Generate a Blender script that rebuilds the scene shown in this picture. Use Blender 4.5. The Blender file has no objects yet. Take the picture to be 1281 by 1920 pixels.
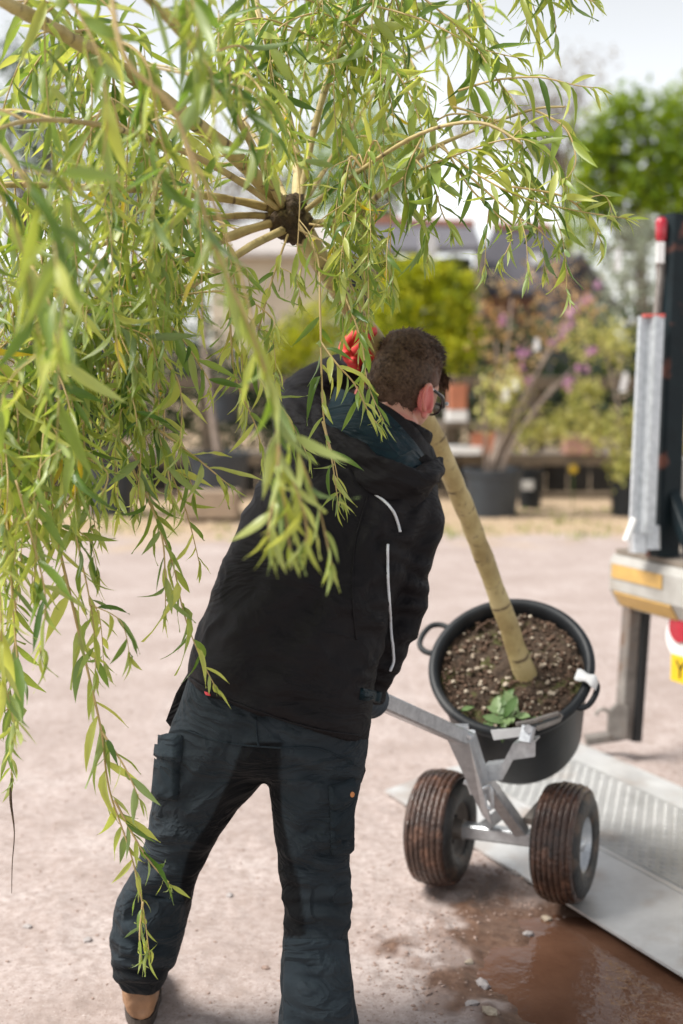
import bpy, math, random
import numpy as np
from mathutils import Vector, Matrix
from mathutils.bvhtree import BVHTree

random.seed(7)
rng = np.random.default_rng(7)
scene = bpy.context.scene
col = scene.collection
R = math.radians

# ------------------------------------------------------------------ camera
CAM_H = 1.60
FPX = 2667.0                     # focal length in photo pixels (50 mm on 36 mm high)
PITCH = math.atan(310 / FPX)
cam_d = bpy.data.cameras.new('camera')
cam = bpy.data.objects.new('camera', cam_d)
col.objects.link(cam)
cam.location = (0, 0, CAM_H)
cam.rotation_euler = (math.pi / 2 - PITCH, 0, 0)
cam_d.sensor_fit = 'VERTICAL'
cam_d.sensor_height = 36
cam_d.sensor_width = 24
cam_d.lens = 50
cam_d.clip_start = 0.05
cam_d.clip_end = 2000
cam_d.dof.use_dof = True
cam_d.dof.focus_distance = 3.0
cam_d.dof.aperture_fstop = 2.1
scene.camera = cam

# ------------------------------------------------------------------ sky and sun (bright overcast)
SUN_EL, SUN_AZ = R(56), R(-105)   # azimuth measured from +Y towards +X
world = bpy.data.worlds.new('World')
scene.world = world
world.use_nodes = True
wn = world.node_tree.nodes
wl = world.node_tree.links
bg = wn['Background']
skyt = wn.new('ShaderNodeTexSky')
skyt.sky_type = 'NISHITA'
skyt.sun_disc = False
skyt.sun_elevation = SUN_EL
skyt.sun_rotation = SUN_AZ
skyt.air_density = 1.0
skyt.dust_density = 0.6
bw = wn.new('ShaderNodeRGBToBW')
wl.new(skyt.outputs[0], bw.inputs[0])
cl = wn.new('ShaderNodeTexNoise')            # cloud layer: veils the blue
cl.inputs['Scale'].default_value = 2.2
cl.inputs['Detail'].default_value = 5
tc = wn.new('ShaderNodeTexCoord')
mp = wn.new('ShaderNodeMapping')
mp.inputs['Scale'].default_value = (1, 1, 2.5)
wl.new(tc.outputs['Generated'], mp.inputs[0])
wl.new(mp.outputs[0], cl.inputs['Vector'])
rmp = wn.new('ShaderNodeMapRange')
rmp.inputs['From Min'].default_value = 0.3
rmp.inputs['From Max'].default_value = 0.7
rmp.inputs['To Min'].default_value = 0.80
rmp.inputs['To Max'].default_value = 0.97
wl.new(cl.outputs['Fac'], rmp.inputs['Value'])
mxs = wn.new('ShaderNodeMix')
mxs.data_type = 'RGBA'
wl.new(rmp.outputs[0], mxs.inputs['Factor'])
wl.new(skyt.outputs[0], mxs.inputs['A'])
wl.new(bw.outputs[0], mxs.inputs['B'])
wl.new(mxs.outputs['Result'], bg.inputs['Color'])
bg.inputs['Strength'].default_value = 0.10

sun_d = bpy.data.lights.new('sun', 'SUN')
sun_d.energy = 2.3
sun_d.angle = R(26)
sun_d.color = (1.0, 0.96, 0.90)
sun = bpy.data.objects.new('sun', sun_d)
col.objects.link(sun)
sdir = Vector((math.sin(SUN_AZ) * math.cos(SUN_EL), math.cos(SUN_AZ) * math.cos(SUN_EL), math.sin(SUN_EL)))
sun.rotation_euler = sdir.to_track_quat('Z', 'Y').to_euler()
sun.location = sdir * 30

scene.view_settings.view_transform = 'Standard'
scene.view_settings.look = 'None'
scene.view_settings.exposure = 1.45
scene.view_settings.gamma = 1.0
scene.cycles.use_denoising = True
scene.cycles.max_bounces = 8
scene.cycles.transparent_max_bounces = 8

# ------------------------------------------------------------------ layout helpers
cF = Vector((0, math.cos(PITCH), -math.sin(PITCH)))
cU = Vector((0, math.sin(PITCH), math.cos(PITCH)))
cR = Vector((1, 0, 0))
C0 = Vector((0, 0, CAM_H))


def P(px, py, d):
    """world point that the photograph shows at (px, py), d metres in front of the camera"""
    px, py, d = float(px), float(py), float(d)
    return C0 + d * (cF + (px - 640.5) / FPX * cR + (960 - py) / FPX * cU)


def G(px, py, z=0.0):
    """point of the plane at height z that the photograph shows at (px, py)"""
    v = cF + (px - 640.5) / FPX * cR + (960 - py) / FPX * cU
    return C0 + v * ((z - CAM_H) / v.z)


def proj(p):
    q = Vector(p) - C0
    d = q.dot(cF)
    return (640.5 + q.dot(cR) / d * FPX, 960 - q.dot(cU) / d * FPX, d)


def lerp(a, b, t):
    return a + (b - a) * t


def V(*a):
    return Vector(a)


# ---- numpy value noise
def _hash(ix, iy, iz, seed):
    h = (ix.astype(np.int64) * 374761393 + iy.astype(np.int64) * 668265263 + iz.astype(np.int64) * 2147483647 + seed * 1013904223) & 0xFFFFFFFF
    h = ((h ^ (h >> 13)) * 1274126177) & 0xFFFFFFFF
    h = h ^ (h >> 16)
    return (h & 0xFFFFFF) / float(0xFFFFFF)


def noise3(p, seed=0):
    p = np.asarray(p, float)
    i = np.floor(p).astype(np.int64)
    f = p - i
    f = f * f * (3 - 2 * f)
    r = 0
    for dx in (0, 1):
        wx = f[:, 0] if dx else 1 - f[:, 0]
        for dy in (0, 1):
            wy = f[:, 1] if dy else 1 - f[:, 1]
            for dz in (0, 1):
                wz = f[:, 2] if dz else 1 - f[:, 2]
                r = r + wx * wy * wz * _hash(i[:, 0] + dx, i[:, 1] + dy, i[:, 2] + dz, seed)
    return r * 2 - 1


def fbm(p, octv=4, seed=0):
    p = np.asarray(p, float)
    a, s, r = 1.0, 1.0, 0
    for o in range(octv):
        r = r + a * noise3(p * s, seed + o * 17)
        a *= 0.5
        s *= 2.03
    return r


# ---- objects
ORG = {}


def thing(name, label, cat, loc=(0, 0, 0), group=None):
    o = bpy.data.objects.new(name, None)
    col.objects.link(o)
    o.location = loc
    o.empty_display_size = 0.1
    o['label'] = label
    o['category'] = cat
    if group:
        o['group'] = group
    ORG[o.name] = Vector(loc)
    return o


def tag(o, label=None, cat=None, group=None, kind=None):
    if label:
        o['label'] = label
    if cat:
        o['category'] = cat
    if group:
        o['group'] = group
    if kind:
        o['kind'] = kind
    return o


def mesh_from(name, verts, faces, smooth=True):
    me = bpy.data.meshes.new(name)
    me.from_pydata([tuple(v) for v in verts], [], [tuple(f) for f in faces])
    if smooth and len(me.polygons):
        me.polygons.foreach_set('use_smooth', [True] * len(me.polygons))
    me.update()
    return me


def link(name, verts, faces, mat, parent=None, smooth=True, loc=None, attrs=None):
    """one mesh object; verts in world space"""
    if parent is not None:
        org = ORG[parent.name]
    else:
        org = Vector(loc) if loc is not None else Vector((0, 0, 0))
    va = np.array([tuple(v) for v in verts], float) - np.array(tuple(org))
    me = mesh_from(name, va.tolist(), faces, smooth)
    if attrs:
        for k, vals in attrs.items():
            at = me.attributes.new(k, 'FLOAT', 'POINT')
            at.data.foreach_set('value', np.asarray(vals, np.float32))
    if mat is not None:
        me.materials.append(mat)
    o = bpy.data.objects.new(name, me)
    col.objects.link(o)
    if parent is not None:
        o.parent = parent
    else:
        o.location = org
    ORG[o.name] = org
    return o


class MB:
    """collects shapes of ONE piece"""

    def __init__(self):
        self.v, self.f = [], []

    def add(self, vs, fs):
        b = len(self.v)
        self.v += [Vector(x) for x in vs]
        self.f += [tuple(i + b for i in q) for q in fs]
        return self

    def beam(self, p0, p1, w, h, up=(0, 0, 1), ch=0.12, taper=1.0):
        p0, p1 = Vector(p0), Vector(p1)
        t = (p1 - p0).normalized()
        up = Vector(up)
        s = t.cross(up)
        if s.length < 1e-4:
            s = t.cross(Vector((1, 0, 0)))
        s.normalize()
        u = s.cross(t).normalized()
        c = ch * min(w, h)
        prof = [(w / 2 - c, h / 2), (w / 2, h / 2 - c), (w / 2, -h / 2 + c), (w / 2 - c, -h / 2),
                (-w / 2 + c, -h / 2), (-w / 2, -h / 2 + c), (-w / 2, h / 2 - c), (-w / 2 + c, h / 2)]
        vs = [p0 + s * a + u * b for a, b in prof] + [p1 + s * a * taper + u * b * taper for a, b in prof]
        n = 8
        fs = [(i, (i + 1) % n, n + (i + 1) % n, n + i) for i in range(n)]
        fs += [tuple(range(n))[::-1], tuple(range(n, 2 * n))]
        return self.add(vs, fs)

    def box(self, c, sx, sy, sz, rot=0.0, ch=0.06):
        c = Vector(c)
        ax = Vector((math.cos(rot), math.sin(rot), 0))
        return self.beam(c - ax * sx / 2, c + ax * sx / 2, sy, sz, (0, 0, 1), ch)

    def prism(self, poly, off):
        """poly: list of world points (planar), off: extrusion vector"""
        n = len(poly)
        off = Vector(off)
        vs = [Vector(p) for p in poly] + [Vector(p) + off for p in poly]
        fs = [(i, (i + 1) % n, n + (i + 1) % n, n + i) for i in range(n)]
        fs += [tuple(range(n))[::-1], tuple(range(n, 2 * n))]
        return self.add(vs, fs)

    def tube(self, pts, rad, n=8, res=None, cap=True):
        vs, fs, _ = tube(pts, rad, n, res, cap)
        return self.add(vs, fs)

    def lathe(self, org, axis, prof, n=32, closed=False, ref=None):
        org, axis = Vector(org), Vector(axis).normalized()
        ref = Vector(ref) if ref is not None else (Vector((0, 0, 1)) if abs(axis.z) < 0.9 else Vector((1, 0, 0)))
        a = (ref - axis * ref.dot(axis)).normalized()
        b = axis.cross(a)
        vs, fs = [], []
        m = len(prof)
        for i in range(n):
            th = 2 * math.pi * i / n
            d = a * math.cos(th) + b * math.sin(th)
            for x, r in prof:
                vs.append(org + axis * x + d * r)
        for i in range(n):
            j = (i + 1) % n
            for k in range(m if closed else m - 1):
                l = (k + 1) % m
                fs.append((i * m + k, i * m + l, j * m + l, j * m + k))
        return self.add(vs, fs)

    def build(self, name, mat, parent=None, smooth=False, loc=None):
        return link(name, self.v, self.f, mat, parent, smooth, loc)


def catmull(pts, res):
    pts = [Vector(p) for p in pts]
    if len(pts) < 3 or res <= 1:
        return pts
    out = []
    n = len(pts)
    for i in range(n - 1):
        p0 = pts[max(i - 1, 0)]
        p1, p2 = pts[i], pts[i + 1]
        p3 = pts[min(i + 2, n - 1)]
        for k in range(res):
            t = k / res
            out.append(0.5 * ((2 * p1) + (p2 - p0) * t + (2 * p0 - 5 * p1 + 4 * p2 - p3) * t * t + (3 * p1 - p0 - 3 * p2 + p3) * t ** 3))
    out.append(pts[-1])
    return out


def frames(pts):
    n = len(pts)
    T = [(pts[min(i + 1, n - 1)] - pts[max(i - 1, 0)]).normalized() for i in range(n)]
    ref = Vector((0, 0, 1)) if abs(T[0].z) < 0.9 else Vector((1, 0, 0))
    N = []
    cur = (ref - T[0] * ref.dot(T[0])).normalized()
    for i in range(n):
        cur = cur - T[i] * cur.dot(T[i])
        if cur.length < 1e-5:
            cur = T[i].orthogonal()
        cur.normalize()
        N.append(cur.copy())
    return T, N


def tube(pts, rad, n=8, res=None, cap=True):
    m0 = len(pts)
    pp = catmull(pts, res) if res else [Vector(p) for p in pts]
    m = len(pp)
    if not hasattr(rad, '__len__'):
        rad = [rad] * m0
    rr = [float(np.interp(i / (m - 1), np.linspace(0, 1, len(rad)), rad)) for i in range(m)]
    T, N = frames(pp)
    vs, fs, al = [], [], []
    L = 0
    for i in range(m):
        B = T[i].cross(N[i])
        if i:
            L += (pp[i] - pp[i - 1]).length
        for k in range(n):
            th = 2 * math.pi * k / n
            vs.append(pp[i] + (N[i] * math.cos(th) + B * math.sin(th)) * rr[i])
            al.append(L)
    for i in range(m - 1):
        for k in range(n):
            l = (k + 1) % n
            fs.append((i * n + k, i * n + l, (i + 1) * n + l, (i + 1) * n + k))
    if cap:
        fs.append(tuple(range(n))[::-1])
        fs.append(tuple(range((m - 1) * n, m * n)))
    return vs, fs, al


# ------------------------------------------------------------------ materials
def newmat(name):
    m = bpy.data.materials.new(name)
    m.use_nodes = True
    nt = m.node_tree
    return m, nt, nt.nodes, nt.links, nt.nodes['Principled BSDF']


def mat(name, c1, c2=None, scale=20, rough=0.6, metal=0.0, bump=0.0, bscale=None, spec=0.5, c3=None, s3=None, t3=(0.6, 0.7),
        stretch=(1, 1, 1), rvar=0.0, sheen=0.0, coat=0.0):
    m, nt, N, L, b = newmat(name)
    c2 = c2 or tuple(x * 0.7 for x in c1)
    co = N.new('ShaderNodeTexCoord')
    mpn = N.new('ShaderNodeMapping')
    mpn.inputs['Scale'].default_value = stretch
    L.new(co.outputs['Object'], mpn.inputs[0])
    n1 = N.new('ShaderNodeTexNoise')
    n1.inputs['Scale'].default_value = scale
    n1.inputs['Detail'].default_value = 8
    n1.inputs['Roughness'].default_value = 0.65
    L.new(mpn.outputs[0], n1.inputs['Vector'])
    cr = N.new('ShaderNodeValToRGB')
    cr.color_ramp.elements[0].position = 0.32
    cr.color_ramp.elements[1].position = 0.68
    cr.color_ramp.elements[0].color = (*c2, 1)
    cr.color_ramp.elements[1].color = (*c1, 1)
    L.new(n1.outputs['Fac'], cr.inputs[0])
    last = cr.outputs[0]
    if c3:
        n3 = N.new('ShaderNodeTexNoise')
        n3.inputs['Scale'].default_value = s3 or scale * 0.4
        n3.inputs['Detail'].default_value = 6
        L.new(mpn.outputs[0], n3.inputs['Vector'])
        r3 = N.new('ShaderNodeMapRange')
        r3.inputs['From Min'].default_value = t3[0]
        r3.inputs['From Max'].default_value = t3[1]
        L.new(n3.outputs['Fac'], r3.inputs['Value'])
        mx = N.new('ShaderNodeMix')
        mx.data_type = 'RGBA'
        L.new(r3.outputs[0], mx.inputs['Factor'])
        L.new(last, mx.inputs['A'])
        mx.inputs['B'].default_value = (*c3, 1)
        last = mx.outputs['Result']
    L.new(last, b.inputs['Base Color'])
    b.inputs['Roughness'].default_value = rough
    if rvar:
        rr = N.new('ShaderNodeMapRange')
        rr.inputs['To Min'].default_value = max(0.02, rough - rvar)
        rr.inputs['To Max'].default_value = min(1, rough + rvar)
        L.new(n1.outputs['Fac'], rr.inputs['Value'])
        L.new(rr.outputs[0], b.inputs['Roughness'])
    b.inputs['Metallic'].default_value = metal
    b.inputs['Specular IOR Level'].default_value = spec
    if sheen:
        b.inputs['Sheen Weight'].default_value = sheen
        b.inputs['Sheen Roughness'].default_value = 0.5
    if coat:
        b.inputs['Coat Weight'].default_value = coat
    if bump:
        nb = N.new('ShaderNodeTexNoise')
        nb.inputs['Scale'].default_value = bscale or scale * 3
        nb.inputs['Detail'].default_value = 6
        L.new(mpn.outputs[0], nb.inputs['Vector'])
        bp = N.new('ShaderNodeBump')
        bp.inputs['Strength'].default_value = bump
        bp.inputs['Distance'].default_value = 0.01
        L.new(nb.outputs['Fac'], bp.inputs['Height'])
        L.new(bp.outputs[0], b.inputs['Normal'])
    return m


def leafmat(name, stops, under=None, trans=0.35, rough=0.45, spec=0.4):
    """stops: colours along the 'tint' attribute; under: how the pale underside differs"""
    m, nt, N, L, b = newmat(name)
    at = N.new('ShaderNodeAttribute')
    at.attribute_name = 'tint'
    cr = N.new('ShaderNodeValToRGB')
    els = cr.color_ramp.elements
    while len(els) < len(stops):
        els.new(0.5)
    for e, (p, c) in zip(els, stops):
        e.position = p
        e.color = (*c, 1)
    L.new(at.outputs['Fac'], cr.inputs[0])
    last = cr.outputs[0]
    if under:
        ge = N.new('ShaderNodeNewGeometry')
        mx = N.new('ShaderNodeMix')
        mx.data_type = 'RGBA'
        mul = N.new('ShaderNodeMath')
        mul.operation = 'MULTIPLY'
        mul.inputs[1].default_value = 0.65
        L.new(ge.outputs['Backfacing'], mul.inputs[0])
        L.new(mul.outputs[0], mx.inputs['Factor'])
        L.new(last, mx.inputs['A'])
        mx.inputs['B'].default_value = (*under, 1)
        last = mx.outputs['Result']
    L.new(last, b.inputs['Base Color'])
    b.inputs['Roughness'].default_value = rough
    b.inputs['Specular IOR Level'].default_value = spec
    tr = N.new('ShaderNodeBsdfTranslucent')
    hs = N.new('ShaderNodeHueSaturation')
    hs.inputs['Hue'].default_value = 0.485
    hs.inputs['Saturation'].default_value = 1.15
    hs.inputs['Value'].default_value = 1.6
    L.new(cr.outputs[0], hs.inputs['Color'])
    L.new(hs.outputs[0], tr.inputs['Color'])
    ms = N.new('ShaderNodeMixShader')
    ms.inputs[0].default_value = trans
    L.new(b.outputs[0], ms.inputs[1])
    L.new(tr.outputs[0], ms.inputs[2])
    out = [n for n in N if n.type == 'OUTPUT_MATERIAL'][0]
    L.new(ms.outputs[0], out.inputs['Surface'])
    return m


M = {}
M['galv'] = mat('galvanised_steel', (0.62, 0.64, 0.66), (0.42, 0.44, 0.46), 45, 0.36, 0.55, 0.05, 120, rvar=0.12)
M['galv_dirty'] = mat('dirty_galvanised_steel', (0.30, 0.275, 0.25), (0.15, 0.13, 0.115), 14, 0.55, 0.4, 0.1, 80, c3=(0.16, 0.11, 0.08), s3=7)
M['alu'] = mat('worn_aluminium', (0.66, 0.66, 0.65), (0.50, 0.495, 0.485), 7, 0.36, 0.40, 0.05, 90, c3=(0.40, 0.33, 0.28), s3=5, t3=(0.5, 0.72), rvar=0.12)
M['tread'] = mat('tread_plate', (0.50, 0.50, 0.49), (0.34, 0.34, 0.33), 9, 0.42, 0.45, 0.15, 150, c3=(0.36, 0.31, 0.27), s3=3)
M['darkpost'] = mat('dark_blue_painted_steel', (0.008, 0.017, 0.021), (0.005, 0.010, 0.013), 12, 0.55, 0.0, 0.2, 60, spec=0.25, c3=(0.16, 0.06, 0.04), s3=9, t3=(0.58, 0.68))
M['red'] = mat('red_lens', (0.42, 0.008, 0.025), (0.32, 0.008, 0.022), 20, 0.25, coat=0.5)
M['white'] = mat('white_plastic', (0.78, 0.78, 0.77), (0.7, 0.7, 0.69), 25, 0.4)
M['amber'] = mat('amber_reflector', (0.58, 0.36, 0.11), (0.46, 0.28, 0.09), 25, 0.35, bump=0.1, bscale=200)
M['yellow'] = mat('yellow_plate', (0.68, 0.45, 0.01), (0.60, 0.39, 0.01), 10, 0.35)
M['black'] = mat('black_rubber', (0.018, 0.018, 0.019), (0.012, 0.012, 0.012), 30, 0.55)
M['beige'] = mat('dusty_pale_aluminium', (0.44, 0.43, 0.40), (0.33, 0.31, 0.28), 8, 0.5, 0.2, 0.1, 70, c3=(0.34, 0.30, 0.25), s3=5)
M['rubber'] = mat('muddy_tyre_sidewall', (0.030, 0.028, 0.027), (0.012, 0.012, 0.012), 26, 0.5, bump=0.5, c3=(0.085, 0.055, 0.038), s3=16, t3=(0.5, 0.66))
M['mudtread'] = mat('wet_mud_on_tread', (0.090, 0.046, 0.031), (0.024, 0.016, 0.014), 22, 0.24, bump=0.6, bscale=90, stretch=(1, 1, 1), c3=(0.20, 0.105, 0.07), s3=20, t3=(0.55, 0.75), rvar=0.15)
M['pot'] = mat('black_plastic_pot', (0.016, 0.019, 0.022), (0.009, 0.011, 0.013), 12, 0.48, bump=0.05, spec=0.3, c3=(0.030, 0.031, 0.032), s3=5)
M['potblue'] = mat('dark_grey_plastic_pot', (0.035, 0.045, 0.055), (0.025, 0.030, 0.038), 10, 0.45)
M['soil'] = mat('potting_soil', (0.085, 0.055, 0.035), (0.030, 0.020, 0.013), 40, 0.95, bump=0.8, bscale=90, c3=(0.075, 0.075, 0.022), s3=16, t3=(0.52, 0.62))
M['stone_pale'] = mat('pale_pebble', (0.50, 0.43, 0.33), (0.26, 0.20, 0.145), 30, 0.8)
M['stone_grey'] = mat('grey_stone', (0.40, 0.37, 0.36), (0.26, 0.23, 0.22), 30, 0.85, bump=0.3)
M['stone_red'] = mat('reddish_stone', (0.34, 0.25, 0.21), (0.22, 0.15, 0.12), 30, 0.85, bump=0.3)
M['wood'] = mat('weathered_timber', (0.15, 0.11, 0.07), (0.07, 0.055, 0.04), 5, 0.8, bump=0.3, bscale=40, stretch=(1, 1, 6))
M['wood_grey'] = mat('grey_timber', (0.25, 0.21, 0.17), (0.15, 0.125, 0.10), 6, 0.85)
M['terracotta'] = mat('terracotta', (0.50, 0.19, 0.10), (0.38, 0.14, 0.08), 8, 0.8)
M['wallcream'] = mat('cream_render', (0.56, 0.50, 0.40), (0.48, 0.42, 0.34), 2, 0.9)
M['brick'] = mat('old_brick_wall', (0.40, 0.23, 0.17), (0.30, 0.17, 0.13), 4, 0.9)
M['slate'] = mat('slate_roof', (0.075, 0.072, 0.085), (0.045, 0.043, 0.052), 3, 0.75, bump=0.3, bscale=8)
M['ridge'] = mat('terracotta_ridge', (0.42, 0.18, 0.11), (0.3, 0.13, 0.09), 6, 0.85)
M['glass'] = mat('dark_window', (0.02, 0.024, 0.03), (0.015, 0.018, 0.02), 3, 0.1)
M['bark'] = mat('grey_brown_bark', (0.16, 0.13, 0.10), (0.08, 0.065, 0.05), 20, 0.9, bump=0.5)
M['palebark'] = mat('pale_shrub_stem', (0.34, 0.27, 0.22), (0.2, 0.16, 0.13), 20, 0.85)
M['concrete'] = mat('tan_stone_block', (0.36, 0.27, 0.19), (0.28, 0.21, 0.15), 10, 0.9)
# ------------------------------------------------------------------ ground
PUD = G(1160, 1868)                                   # puddle middle
EDGE_T = Vector((0.425, -0.905, 0)).normalized()      # along the platform's front edge


def smooth01(x):
    x = np.clip(x, 0, 1)
    return x * x * (3 - 2 * x)


def pud_field(x, y):
    dx, dy = x - PUD.x, y - PUD.y
    u = dx * EDGE_T.x + dy * EDGE_T.y
    v = dx * (-EDGE_T.y) + dy * EDGE_T.x
    p = np.stack([x * 4.0, y * 4.0, np.zeros_like(x)], 1)
    w = 0.20 * fbm(p, 4, 5)
    return np.sqrt((u / 0.55) ** 2 + ((v - 0.06) / 0.33) ** 2) + w


def ground_h(x, y):
    p = np.stack([x, y, np.zeros_like(x)], 1)
    h = 0.012 * fbm(p * 1.3, 3, 1) + 0.0035 * fbm(p * 9, 3, 2)
    r = fbm(p * 32, 3, 9)
    h = h + 0.0022 * np.maximum(r, -0.2)
    near = smooth01((9 - y) / 3)
    h = h * near
    q = pud_field(x, y)
    h = h - 0.034 * smooth01((1.25 - q) / 0.7)
    # lumps of churned mud round the puddle and below the wheels
    band = np.exp(-((q - 1.35) / 0.38) ** 2)
    h = h + band * 0.016 * np.maximum(fbm(p * 14, 4, 31), 0)
    return h - 0.004


def spaced(lo, hi, a, b, nd, ns):
    """dense between a and b, growing outside"""
    mid = np.linspace(a, b, nd)
    g1 = a - np.geomspace(0.02, a - lo, ns)[::-1]
    g2 = b + np.geomspace(0.02, hi - b, ns)
    return np.concatenate([g1, mid, g2])


gx = spaced(-400, 400, -1.15, 1.35, 360, 34)
gy = spaced(-30, 700, 2.9, 5.4, 330, 44)
XX, YY = np.meshgrid(gx, gy)
xf, yf = XX.ravel(), YY.ravel()
zf = ground_h(xf, yf)
nx, ny = len(gx), len(gy)
gv = np.stack([xf, yf, zf], 1)
ii = (np.arange(ny - 1)[:, None] * nx + np.arange(nx - 1)[None, :]).ravel()
gf = np.stack([ii, ii + 1, ii + nx + 1, ii + nx], 1)
qf = pud_field(xf, yf)
pw = np.stack([xf * 5, yf * 5, np.zeros_like(xf)], 1)
wet_shade = smooth01((1.50 + 0.34 * fbm(pw * 1.5, 4, 44) - qf) / 0.38)
# damp churned strip under the wheels, with their soft shadow painted in
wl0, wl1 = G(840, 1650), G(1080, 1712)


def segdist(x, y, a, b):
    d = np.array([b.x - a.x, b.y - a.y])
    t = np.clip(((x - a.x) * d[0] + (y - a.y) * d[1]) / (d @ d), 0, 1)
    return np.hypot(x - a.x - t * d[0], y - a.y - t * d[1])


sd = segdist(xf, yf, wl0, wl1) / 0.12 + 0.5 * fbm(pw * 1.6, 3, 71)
wet_shade = np.maximum(wet_shade, 0.6 * smooth01((1.0 - sd) / 0.6))
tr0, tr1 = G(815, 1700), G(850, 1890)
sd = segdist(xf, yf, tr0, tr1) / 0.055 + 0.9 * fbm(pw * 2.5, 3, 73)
wet_shade = np.maximum(wet_shade, 0.55 * smooth01((1.0 - sd) / 0.6))

m, nt, N, L, b = newmat('dry_dirt_yard')
M['dirt'] = m
co = N.new('ShaderNodeTexCoord')


def nz(scale, detail=6, rough=0.6, vec=None):
    n = N.new('ShaderNodeTexNoise')
    n.inputs['Scale'].default_value = scale
    n.inputs['Detail'].default_value = detail
    n.inputs['Roughness'].default_value = rough
    L.new(vec or co.outputs['Object'], n.inputs['Vector'])
    return n


def ramp(src, stops):
    cr = N.new('ShaderNodeValToRGB')
    els = cr.color_ramp.elements
    while len(els) < len(stops):
        els.new(0.5)
    for e, (p, c) in zip(els, stops):
        e.position = p
        e.color = (*c, 1)
    L.new(src, cr.inputs[0])
    return cr.outputs[0]


def mixc(fac, a, bcol, mode='MIX'):
    mx = N.new('ShaderNodeMix')
    mx.data_type = 'RGBA'
    mx.blend_type = mode
    if isinstance(fac, float):
        mx.inputs['Factor'].default_value = fac
    else:
        L.new(fac, mx.inputs['Factor'])
    for k, s in (('A', a), ('B', bcol)):
        if isinstance(s, tuple):
            mx.inputs[k].default_value = (*s, 1)
        else:
            L.new(s, mx.inputs[k])
    return mx.outputs['Result']


def maprange(src, a, bb, c=0.0, d=1.0):
    mr = N.new('ShaderNodeMapRange')
    mr.inputs['From Min'].default_value = a
    mr.inputs['From Max'].default_value = bb
    mr.inputs['To Min'].default_value = c
    mr.inputs['To Max'].default_value = d
    L.new(src, mr.inputs['Value'])
    return mr.outputs[0]


big = nz(2.2, 6)
fine = nz(38, 8, 0.7)
spk = nz(150, 4, 0.6)
c = ramp(big.outputs['Fac'], [(0.32, (0.33, 0.268, 0.243)), (0.55, (0.42, 0.352, 0.328)), (0.72, (0.48, 0.418, 0.395))])
c = mixc(maprange(fine.outputs['Fac'], 0.42, 0.70), c, (0.265, 0.205, 0.180))
c = mixc(maprange(spk.outputs['Fac'], 0.60, 0.70), c, (0.17, 0.12, 0.098))
c = mixc(maprange(spk.outputs['Fac'], 0.36, 0.28), c, (0.60, 0.54, 0.50))
mids = nz(9, 5, 0.6)
c = mixc(maprange(mids.outputs['Fac'], 0.54, 0.70, 0, 0.7), c, (0.27, 0.212, 0.185))
# tan gravel verge along the plants
sep = N.new('ShaderNodeSeparateXYZ')
L.new(co.outputs['Object'], sep.inputs[0])
ad = N.new('ShaderNodeMath')
ad.operation = 'ADD'
L.new(sep.outputs['Y'], ad.inputs[0])
vn = nz(0.9, 4)
vm = maprange(vn.outputs['Fac'], 0.2, 0.8, -1.4, 1.4)
L.new(vm, ad.inputs[1])
verge = maprange(ad.outputs[0], 11.4, 12.4)
gcol = ramp(nz(14, 6).outputs['Fac'], [(0.3, (0.30, 0.21, 0.13)), (0.7, (0.50, 0.39, 0.27))])
c = mixc(verge, c, gcol)
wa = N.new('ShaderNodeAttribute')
wa.attribute_name = 'wet_shade'
wet_shade_c = ramp(fine.outputs['Fac'], [(0.35, (0.085, 0.046, 0.030)), (0.7, (0.185, 0.112, 0.078))])
c = mixc(wa.outputs['Fac'], c, wet_shade_c)
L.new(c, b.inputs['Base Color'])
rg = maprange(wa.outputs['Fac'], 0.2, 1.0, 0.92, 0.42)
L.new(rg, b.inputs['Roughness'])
b.inputs['Specular IOR Level'].default_value = 0.35
bp = N.new('ShaderNodeBump')
bp.inputs['Strength'].default_value = 0.55
bp.inputs['Distance'].default_value = 0.006
L.new(fine.outputs['Fac'], bp.inputs['Height'])
bp2 = N.new('ShaderNodeBump')
bp2.inputs['Strength'].default_value = 0.4
bp2.inputs['Distance'].default_value = 0.003
L.new(spk.outputs['Fac'], bp2.inputs['Height'])
L.new(bp.outputs[0], bp2.inputs['Normal'])
L.new(bp2.outputs[0], b.inputs['Normal'])

ground = link('ground', gv, gf.tolist(), M['dirt'], attrs={'wet_shade': wet_shade})
tag(ground, 'pale pinkish compacted dirt yard with damp mud around the puddle', kind='structure')


def hz(x, y):
    return float(ground_h(np.array([x]), np.array([y]))[0])


# puddle: muddy water
m, nt, N, L, b = newmat('muddy_water')
co = N.new('ShaderNodeTexCoord')
n1 = nz(3.0, 5)
c = ramp(n1.outputs['Fac'], [(0.35, (0.105, 0.050, 0.030)), (0.7, (0.155, 0.080, 0.050))])
L.new(c, b.inputs['Base Color'])
b.inputs['Roughness'].default_value = 0.03
b.inputs['IOR'].default_value = 1.33
n2 = nz(16, 3)
bp = N.new('ShaderNodeBump')
bp.inputs['Strength'].default_value = 0.30
bp.inputs['Distance'].default_value = 0.014
L.new(n2.outputs['Fac'], bp.inputs['Height'])
L.new(bp.outputs[0], b.inputs['Normal'])
M['water'] = m
pts = []
for i in range(48):
    a = 2 * math.pi * i / 48
    pts.append(PUD + EDGE_T * 0.85 * math.cos(a) + Vector((-EDGE_T.y, EDGE_T.x, 0)) * 0.55 * math.sin(a) + V(0, 0, -0.0185))
pud = link('puddle_water', [PUD + V(0, 0, -0.0185)] + pts, [(0, 1 + i, 1 + (i + 1) % 48) for i in range(48)], M['water'], smooth=False)
tag(pud, 'brown muddy puddle beside the aluminium platform', kind='structure')

# loose stones
ICO_V, ICO_F = None, None


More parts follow.
